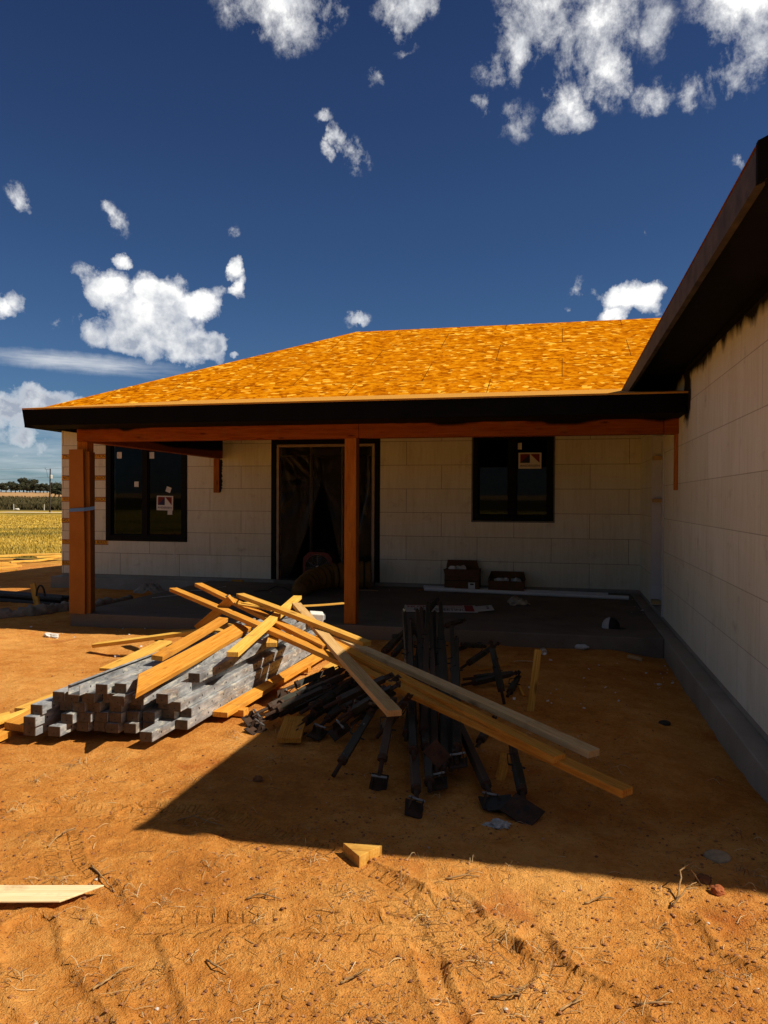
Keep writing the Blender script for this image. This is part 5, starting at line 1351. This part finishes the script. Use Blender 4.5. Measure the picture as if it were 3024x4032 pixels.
# utility pole with wires
POLE = simple('dark_pole_wood', (.03, .024, .02), .85, var=.3)
def pole():
    b = tpt(196, 177); h = 10.3; e = tag(empty('utility_pole', b), 'dark wooden utility pole with grey transformer beside the gravel lane', 'utility pole')
    mb = MB(); mb.tube([(0, 0, -.3), (.05, 0, h * .5), (.16, 0, h)], [.2, .17, .13], 10); mb.build('shaft', POLE, e)
    mb = MB(); mb.lathe([(.001, 0), (.25, 0), (.27, .1), (.27, .75), (.2, .85), (.001, .9)], 14, 0, Matrix.Translation((.5, -.1, h - 2.3))); mb.build('transformer', simple('grey_transformer', (.5, .5, .5), .5, bumps=0), e)
    mb = MB(); mb.tube([(-1.2, 0, h - .1), (.15, 0, h - .25)], .035, 6); mb.tube([(-.9, 0, h - .1), (-.6, -.1, h - 1.2), (-.5, 0, h - 2), (.1, 0, h - 2.1)], .025, 6); mb.tube([(-1.2, 0, h - .1), (-1.2, 0, h + .25)], .05, 6); mb.build('insulator_arm', IRON, e)
    wv = W_.copy(); side = Vector((R_[0], R_[1], 0)).normalized()
    wm = MB()
    for z0, x0, za, zb in ((h + .2, -1.2, -.4, -1.2), (h - 1.9, 0, -1.0, -1.6)):
        for sgn, end in ((-1, za * 2.2), (1, zb)):
            A = b + Vector((x0, 0, z0)); Bq = A + side * 62 * sgn + Vector((0, 0, end))
            wm.tube([A.lerp(Bq, i / 12) - Vector((0, 0, 1.4 * 4 * (i / 12) * (1 - i / 12) * .35)) for i in range(13)], .022, 5)
    tag(wm.build('power_lines', IRON), 'thin overhead wires strung from the utility pole', 'wires')
pole()
FP = simple('white_fence_post', (.6, .57, .5), .8, bumps=0)
for i, u in enumerate((54, 174)):
    b = tpt(u, 205); mb = MB(); mb.tube([(0, 0, -.3), (0, 0, 1.5)], [.11, .09], 8); mb.lathe([(.09, 1.5), (.05, 1.58), (.001, 1.6)], 8)
    o = mb.build('fence_post', FP, None, M=Matrix.Translation(b)); tag(o, ['left white fence post in front of the dark weeds', 'right white fence post near the utility pole'][i], 'fence post', 'white fence posts by the lane')
lump('boulder', 'pale boulder beside the left white fence post', 'boulder', tpt(68, 200) + Vector((0, 0, .2)), (.7, .4, .3), FP, 31)
# oaks along the far field
OAKM = [simple('oak_leaf_a', (.028, .03, .013), .9, var=.5, vscale=.8, bumps=0), simple('oak_leaf_b', (.042, .042, .018), .9, var=.5, vscale=.8, bumps=0)]
BARK = simple('oak_bark', (.035, .026, .018), .9)
def crown_mesh(seed):
    r = random.Random(seed); mb = MB(); lobes = []
    for i in range(16):
        a = r.uniform(0, 6.28); q = r.uniform(.1, 1.) ** .6 * 3.0; lobes.append((Vector((q * math.cos(a), q * math.sin(a), 2.7 + r.uniform(-1.0, 2.0) - .18 * q * q * .3)), r.uniform(.7, 1.35)))
    for c, rad in lobes:
        for j in range(170):
            d = Vector((r.gauss(0, 1), r.gauss(0, 1), r.gauss(0, .8))).normalized(); p = c + d * rad * r.uniform(.55, 1.08)
            if p.z < 1.1: continue
            s = r.uniform(.1, .24); a = Vector((r.gauss(0, 1), r.gauss(0, 1), r.gauss(0, 1))).normalized(); b = a.cross(d).normalized(); a = b.cross(d).normalized() + d * r.uniform(-.5, .5)
            mb.add([p - a * s - b * s * .6, p + a * s - b * s * .6, p + a * s + b * s * .6, p - a * s + b * s * .6], [(0, 1, 2, 3)], int(r.random() < .4))
    return mb
def trunk_mesh(seed):
    r = random.Random(seed); mb = MB(); mb.tube([(0, 0, -.6), (.05, 0, .8), (.1, .05, 1.7)], [.32, .26, .2], 8)
    for i in range(6):
        a = i * 1.05 + r.uniform(-.3, .3); mb.tube([(.1, .05, 1.5), (.9 * math.cos(a), .9 * math.sin(a), 2.3), (2. * math.cos(a), 2. * math.sin(a), 3.0)], [.16, .1, .05], 6)
    return mb
protos = []
OAKS = [(-330, 520, 1.0), (-250, 500, 1.1), (-170, 520, .95), (-90, 505, 1.1), (-40, 520, 1.0), (4, 520, 1.0), (24, 505, 1.02), (44, 515, 1.0), (61, 500, 1.02), (77, 560, 1.05), (93, 575, 1.5), (106, 505, .95), (118, 520, 1.0), (128, 540, 1.3), (140, 505, 1.08), (158, 520, .9), (172, 500, .9), (186, 515, .92), (203, 470, 1.0), (217, 430, 1.05), (232, 400, 1.1), (247, 405, 1.2), (300, 500, 1.1), (380, 500, 1.0)]
vis = [i for i, o_ in enumerate(OAKS)]
for i, (u, t, s) in enumerate(OAKS):
    k = i % 3
    if i < 3:
        e = empty('oak_tree'); crown_mesh(20 + i).build('crown', OAKM, e); trunk_mesh(40 + i).build('trunk', BARK, e); protos.append(e)
    else: e = copy_tree(protos[k])
    e.location = tpt(u, t); e.rotation_euler = (0, 0, i * 1.3); s *= 1.2; e.scale = (s, s, s * (1.0 + .1 * math.sin(i * 2.1)))
    tag(e, 'round dark oak in the row across the far field, %s from its left end' % (ORD[i] if i < 20 else ['twenty first', 'twenty second', 'twenty third', 'twenty fourth', 'twenty fifth'][i - 20]), 'oak tree', 'oak trees across the far field')

# ------------------------------------------------------------------ sun and sky
SUN = Vector((-2.79, .06, -3.06)).normalized()
sl = bpy.data.lights.new('sun', 'SUN'); sl.energy = 5.0; sl.angle = math.radians(.53); sl.color = (1, .90, .74)
so = bpy.data.objects.new('sun', sl); COL.objects.link(so); so.rotation_euler = SUN.to_track_quat('-Z', 'Y').to_euler()
w = bpy.data.worlds.new('World'); scene.world = w; w.use_nodes = True; t = NT(w.node_tree)
out = t.n('ShaderNodeOutputWorld'); bg = t.n('ShaderNodeBackground', None, Strength=.05); t.set(out.inputs[0], bg.outputs[0])
w.cycles.sampling_method = 'MANUAL'; w.cycles.sample_map_resolution = 512
sky = t.n('ShaderNodeTexSky', {'sky_type': 'NISHITA', 'sun_disc': False})
sky.sun_elevation = math.asin(-SUN.z); sky.sun_rotation = math.atan2(-SUN.x, -SUN.y); sky.altitude = 300; sky.air_density = 1.; sky.dust_density = .4; sky.ozone_density = 2.
d0 = t.n('ShaderNodeTexCoord').outputs['Generated']
def cdir(u, v): return Vector(ray(u, v)).normalized()
D = 1.823
def ell(c, a, b, tilt, d):
    """1 at the cloud's centre falling to 0 on an ellipse of half sizes a, b"""
    r = cdir(c[0] * D, c[1] * D)
    x = Vector(R_) - r * r.dot(Vector(R_)); x.normalize(); y = r.cross(x) * -1
    if y.z < 0: y = -y
    tr = math.radians(tilt); X = x * math.cos(tr) + y * math.sin(tr); Y = y * math.cos(tr) - x * math.sin(tr)
    E_ = Matrix((X, Y, X.cross(Y))).transposed().to_euler()
    sc = D / F_
    mp = t.n('ShaderNodeMapping', {'vector_type': 'TEXTURE'}, Vector=d, Location=r, Rotation=E_, Scale=(a * sc, b * sc, 10.))
    return t.mapr(t.vmath('LENGTH', mp.outputs[0], out=1), 1., .0)
def union(lst, d, k=.1):
    o = None
    for c, a, b, tl, s in lst:
        m = t.math('MULTIPLY', ell(c, a, b, tl, d), s)
        o = m if o is None else t.math('SMOOTH_MAX', o, m, k)
    return o
wn = t.vmath('SUBTRACT', t.noise(d0, 13, 6, .66, out=1), (.5, .5, .5))
def warp(amt): return t.vmath('ADD', d0, t.vmath('SCALE', wn, scale=amt))
# billowing cumulus: (centre in the photograph, half width, half height, tilt, weight)
CUM = [((215, 625), 85, 62, -15, 1.), ((265, 560), 30, 26, 0, .75), ((345, 635), 75, 62, 0, 1.), ((425, 660), 90, 50, 18, 1.), ((320, 710), 175, 85, 0, 1.1), ((420, 755), 95, 60, 0, 1.),
       ((465, 742), 40, 55, 0, .9), ((503, 570), 26, 42, -10, .75), ((516, 615), 24, 36, -10, .75), ((1365, 645), 95, 50, 0, 1.25), ((1325, 672), 65, 45, 0, 1.15), ((20, 655), 44, 46, -25, .75), ((60, 885), 150, 60, 10, .95), ((30, 960), 120, 60, 0, .6), ((510, 768), 22, 16, 0, .7)]
# torn fair weather cloud with streaming lower edges
WISP = [((600, 5), 150, 75, 0, 1.15), ((640, 60), 75, 85, 10, .8), ((700, 10), 60, 70, 0, .8), ((885, 5), 85, 62, 10, 1.1), ((860, 55), 34, 40, 10, .8), ((1150, 30), 100, 130, 0, 1.02), ((1120, 110), 44, 89, -10, 1.15), ((1290, 50), 110, 130, 0, 1.10), ((1310, 150), 61, 100, 15, 1.15),
        ((1600, 5), 130, 95, -20, 1.25), ((1560, 60), 70, 75, 15, 1.), ((1225, 215), 47, 72, -8, 0.98), ((1240, 270), 58, 44, 0, 0.71), ((1115, 265), 78, 61, 10, 0.63), ((1035, 235), 26, 50, 10, 0.68), ((1060, 150), 67, 50, 20, 0.68), ((1405, 215), 69, 53, 20, 0.83),
        ((1560, 175), 106, 78, -10, 0.74), ((1482, 215), 29, 58, 5, 0.69), ((1640, 125), 56, 100, 0, 0.67), ((1420, 60), 67, 100, 0, 0.54), ((733, 300), 26, 52, 12, 1.11), ((765, 340), 44, 45, 0, 0.84), ((708, 330), 20, 45, 0, 0.63), ((705, 243), 34, 22, 0, 0.62), ((808, 172), 32, 30, 0, 0.65),
        ((48, 430), 32, 52, 28, .85), ((245, 472), 32, 56, 32, .8), ((495, 500), 32, 18, 10, 0.59), ((105, 708), 22, 30, 30, .5), ((782, 692), 46, 22, 15, .7), ((1245, 625), 36, 40, 20, 0.78), ((1215, 672), 18, 26, 0, .5), ((1592, 355), 34, 14, -30, .5), ((1395, 490), 16, 16, 0, .5), ((880, 110), 60, 14, 20, .45), ((1400, 620), 40, 30, 0, .5)]
dc = union(CUM, warp(.05))
dw = union(WISP, warp(.07), .06)
n1 = t.noise(d0, 17, 7, .64); n2 = t.noise(stretch(t, d0, (1, 1, .75)), 27, 7, .70, .15)
# puffs: inverted cells give the cauliflower edge of cumulus
pf = t.n('ShaderNodeTexVoronoi', {'feature': 'F1'}, Vector=warp(.03), Scale=34.).outputs['Distance']
puff = t.math('SUBTRACT', .5, pf)
bc = t.math('ADD', t.math('MULTIPLY', dc, 1.0), t.math('ADD', t.math('MULTIPLY', puff, .55), t.math('ADD', t.math('MULTIPLY', t.math('SUBTRACT', n1, .5), 1.1), t.math('MULTIPLY', t.math('SUBTRACT', n2, .5), .35))))
ac = t.math('MULTIPLY', t.mapr(bc, .28, .62), t.mapr(dc, .15, .27))
bw = t.math('ADD', t.math('MULTIPLY', dw, 1.0), t.math('ADD', t.math('MULTIPLY', t.math('SUBTRACT', n2, .5), 2.3), t.math('MULTIPLY', t.math('SUBTRACT', n1, .5), 1.3)))
aw = t.math('MULTIPLY', t.math('POWER', t.mapr(bw, .24, 1.12), 1.4), t.mapr(dw, .22, .40))
alpha = t.math('MAXIMUM', ac, aw)
# cirrus streak
st = ell((175, 785), 230, 24, -6, warp(.02))
sn = t.noise(stretch(t, d0, (3, 3, 26)), 3, 4, .6)
alpha = t.math('MAXIMUM', alpha, t.math('MULTIPLY', t.math('MULTIPLY', t.mapr(st, 0., .7), t.mapr(sn, .3, .7)), .62))
# thin veil low over the horizon at left
sep = t.n('ShaderNodeSeparateXYZ', None, Vector=d0)
veil = t.math('MULTIPLY', t.mapr(sep.outputs[2], .13, .03), t.mapr(sn, .32, .72))
alpha = t.math('MAXIMUM', alpha, t.math('MULTIPLY', veil, .36))
# cloud cover added outside this view to neutralise and set the fill light
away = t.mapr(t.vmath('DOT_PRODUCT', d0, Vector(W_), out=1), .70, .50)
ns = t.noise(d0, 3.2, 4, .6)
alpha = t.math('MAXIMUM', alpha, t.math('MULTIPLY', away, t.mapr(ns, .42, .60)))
# sun side of the billows bright, far side and bases grey
nb = t.noise(d0, 9.5, 7, .66); nbs = t.noise(t.vmath('ADD', d0, Vector((.020, -.003, .026))), 9.5, 4, .6)
zlo = cdir(320 * D, 790 * D).z; zhi = cdir(320 * D, 620 * D).z
gs = t.math('ADD', t.math('MULTIPLY', t.math('SUBTRACT', nb, nbs), 2.6), t.math('MULTIPLY', t.math('SUBTRACT', n1, .5), .9))
gs = t.math('ADD', gs, t.math('MULTIPLY', t.mapr(sep.outputs[2], zlo, zhi, -.40, .22), t.mapr(dc, .1, .25)))
lit = t.mapr(gs, -.40, .16)
thick = t.math('MAXIMUM', t.mapr(bc, .34, .66), t.mapr(bw, .6, 1.2))
shade = t.math('MULTIPLY', t.math('SUBTRACT', 1., lit), thick)
cloud = t.mix(shade, (15.2, 15.2, 15.0), (5.2, 5.9, 7.2))
skyc = t.mix(1., sky.outputs[0], t.mix(t.mapr(sep.outputs[2], .05, .62), (.40, .60, .84), (.25, .355, .60)), 'MULTIPLY')
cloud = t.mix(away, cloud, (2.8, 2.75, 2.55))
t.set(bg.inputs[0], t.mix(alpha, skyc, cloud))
scene.view_settings.view_transform = 'Standard'; scene.view_settings.look = 'None'; scene.view_settings.exposure = .45; scene.view_settings.gamma = 1
scene.cycles.max_bounces = 6; scene.cycles.diffuse_bounces = 4; scene.cycles.transparent_max_bounces = 12
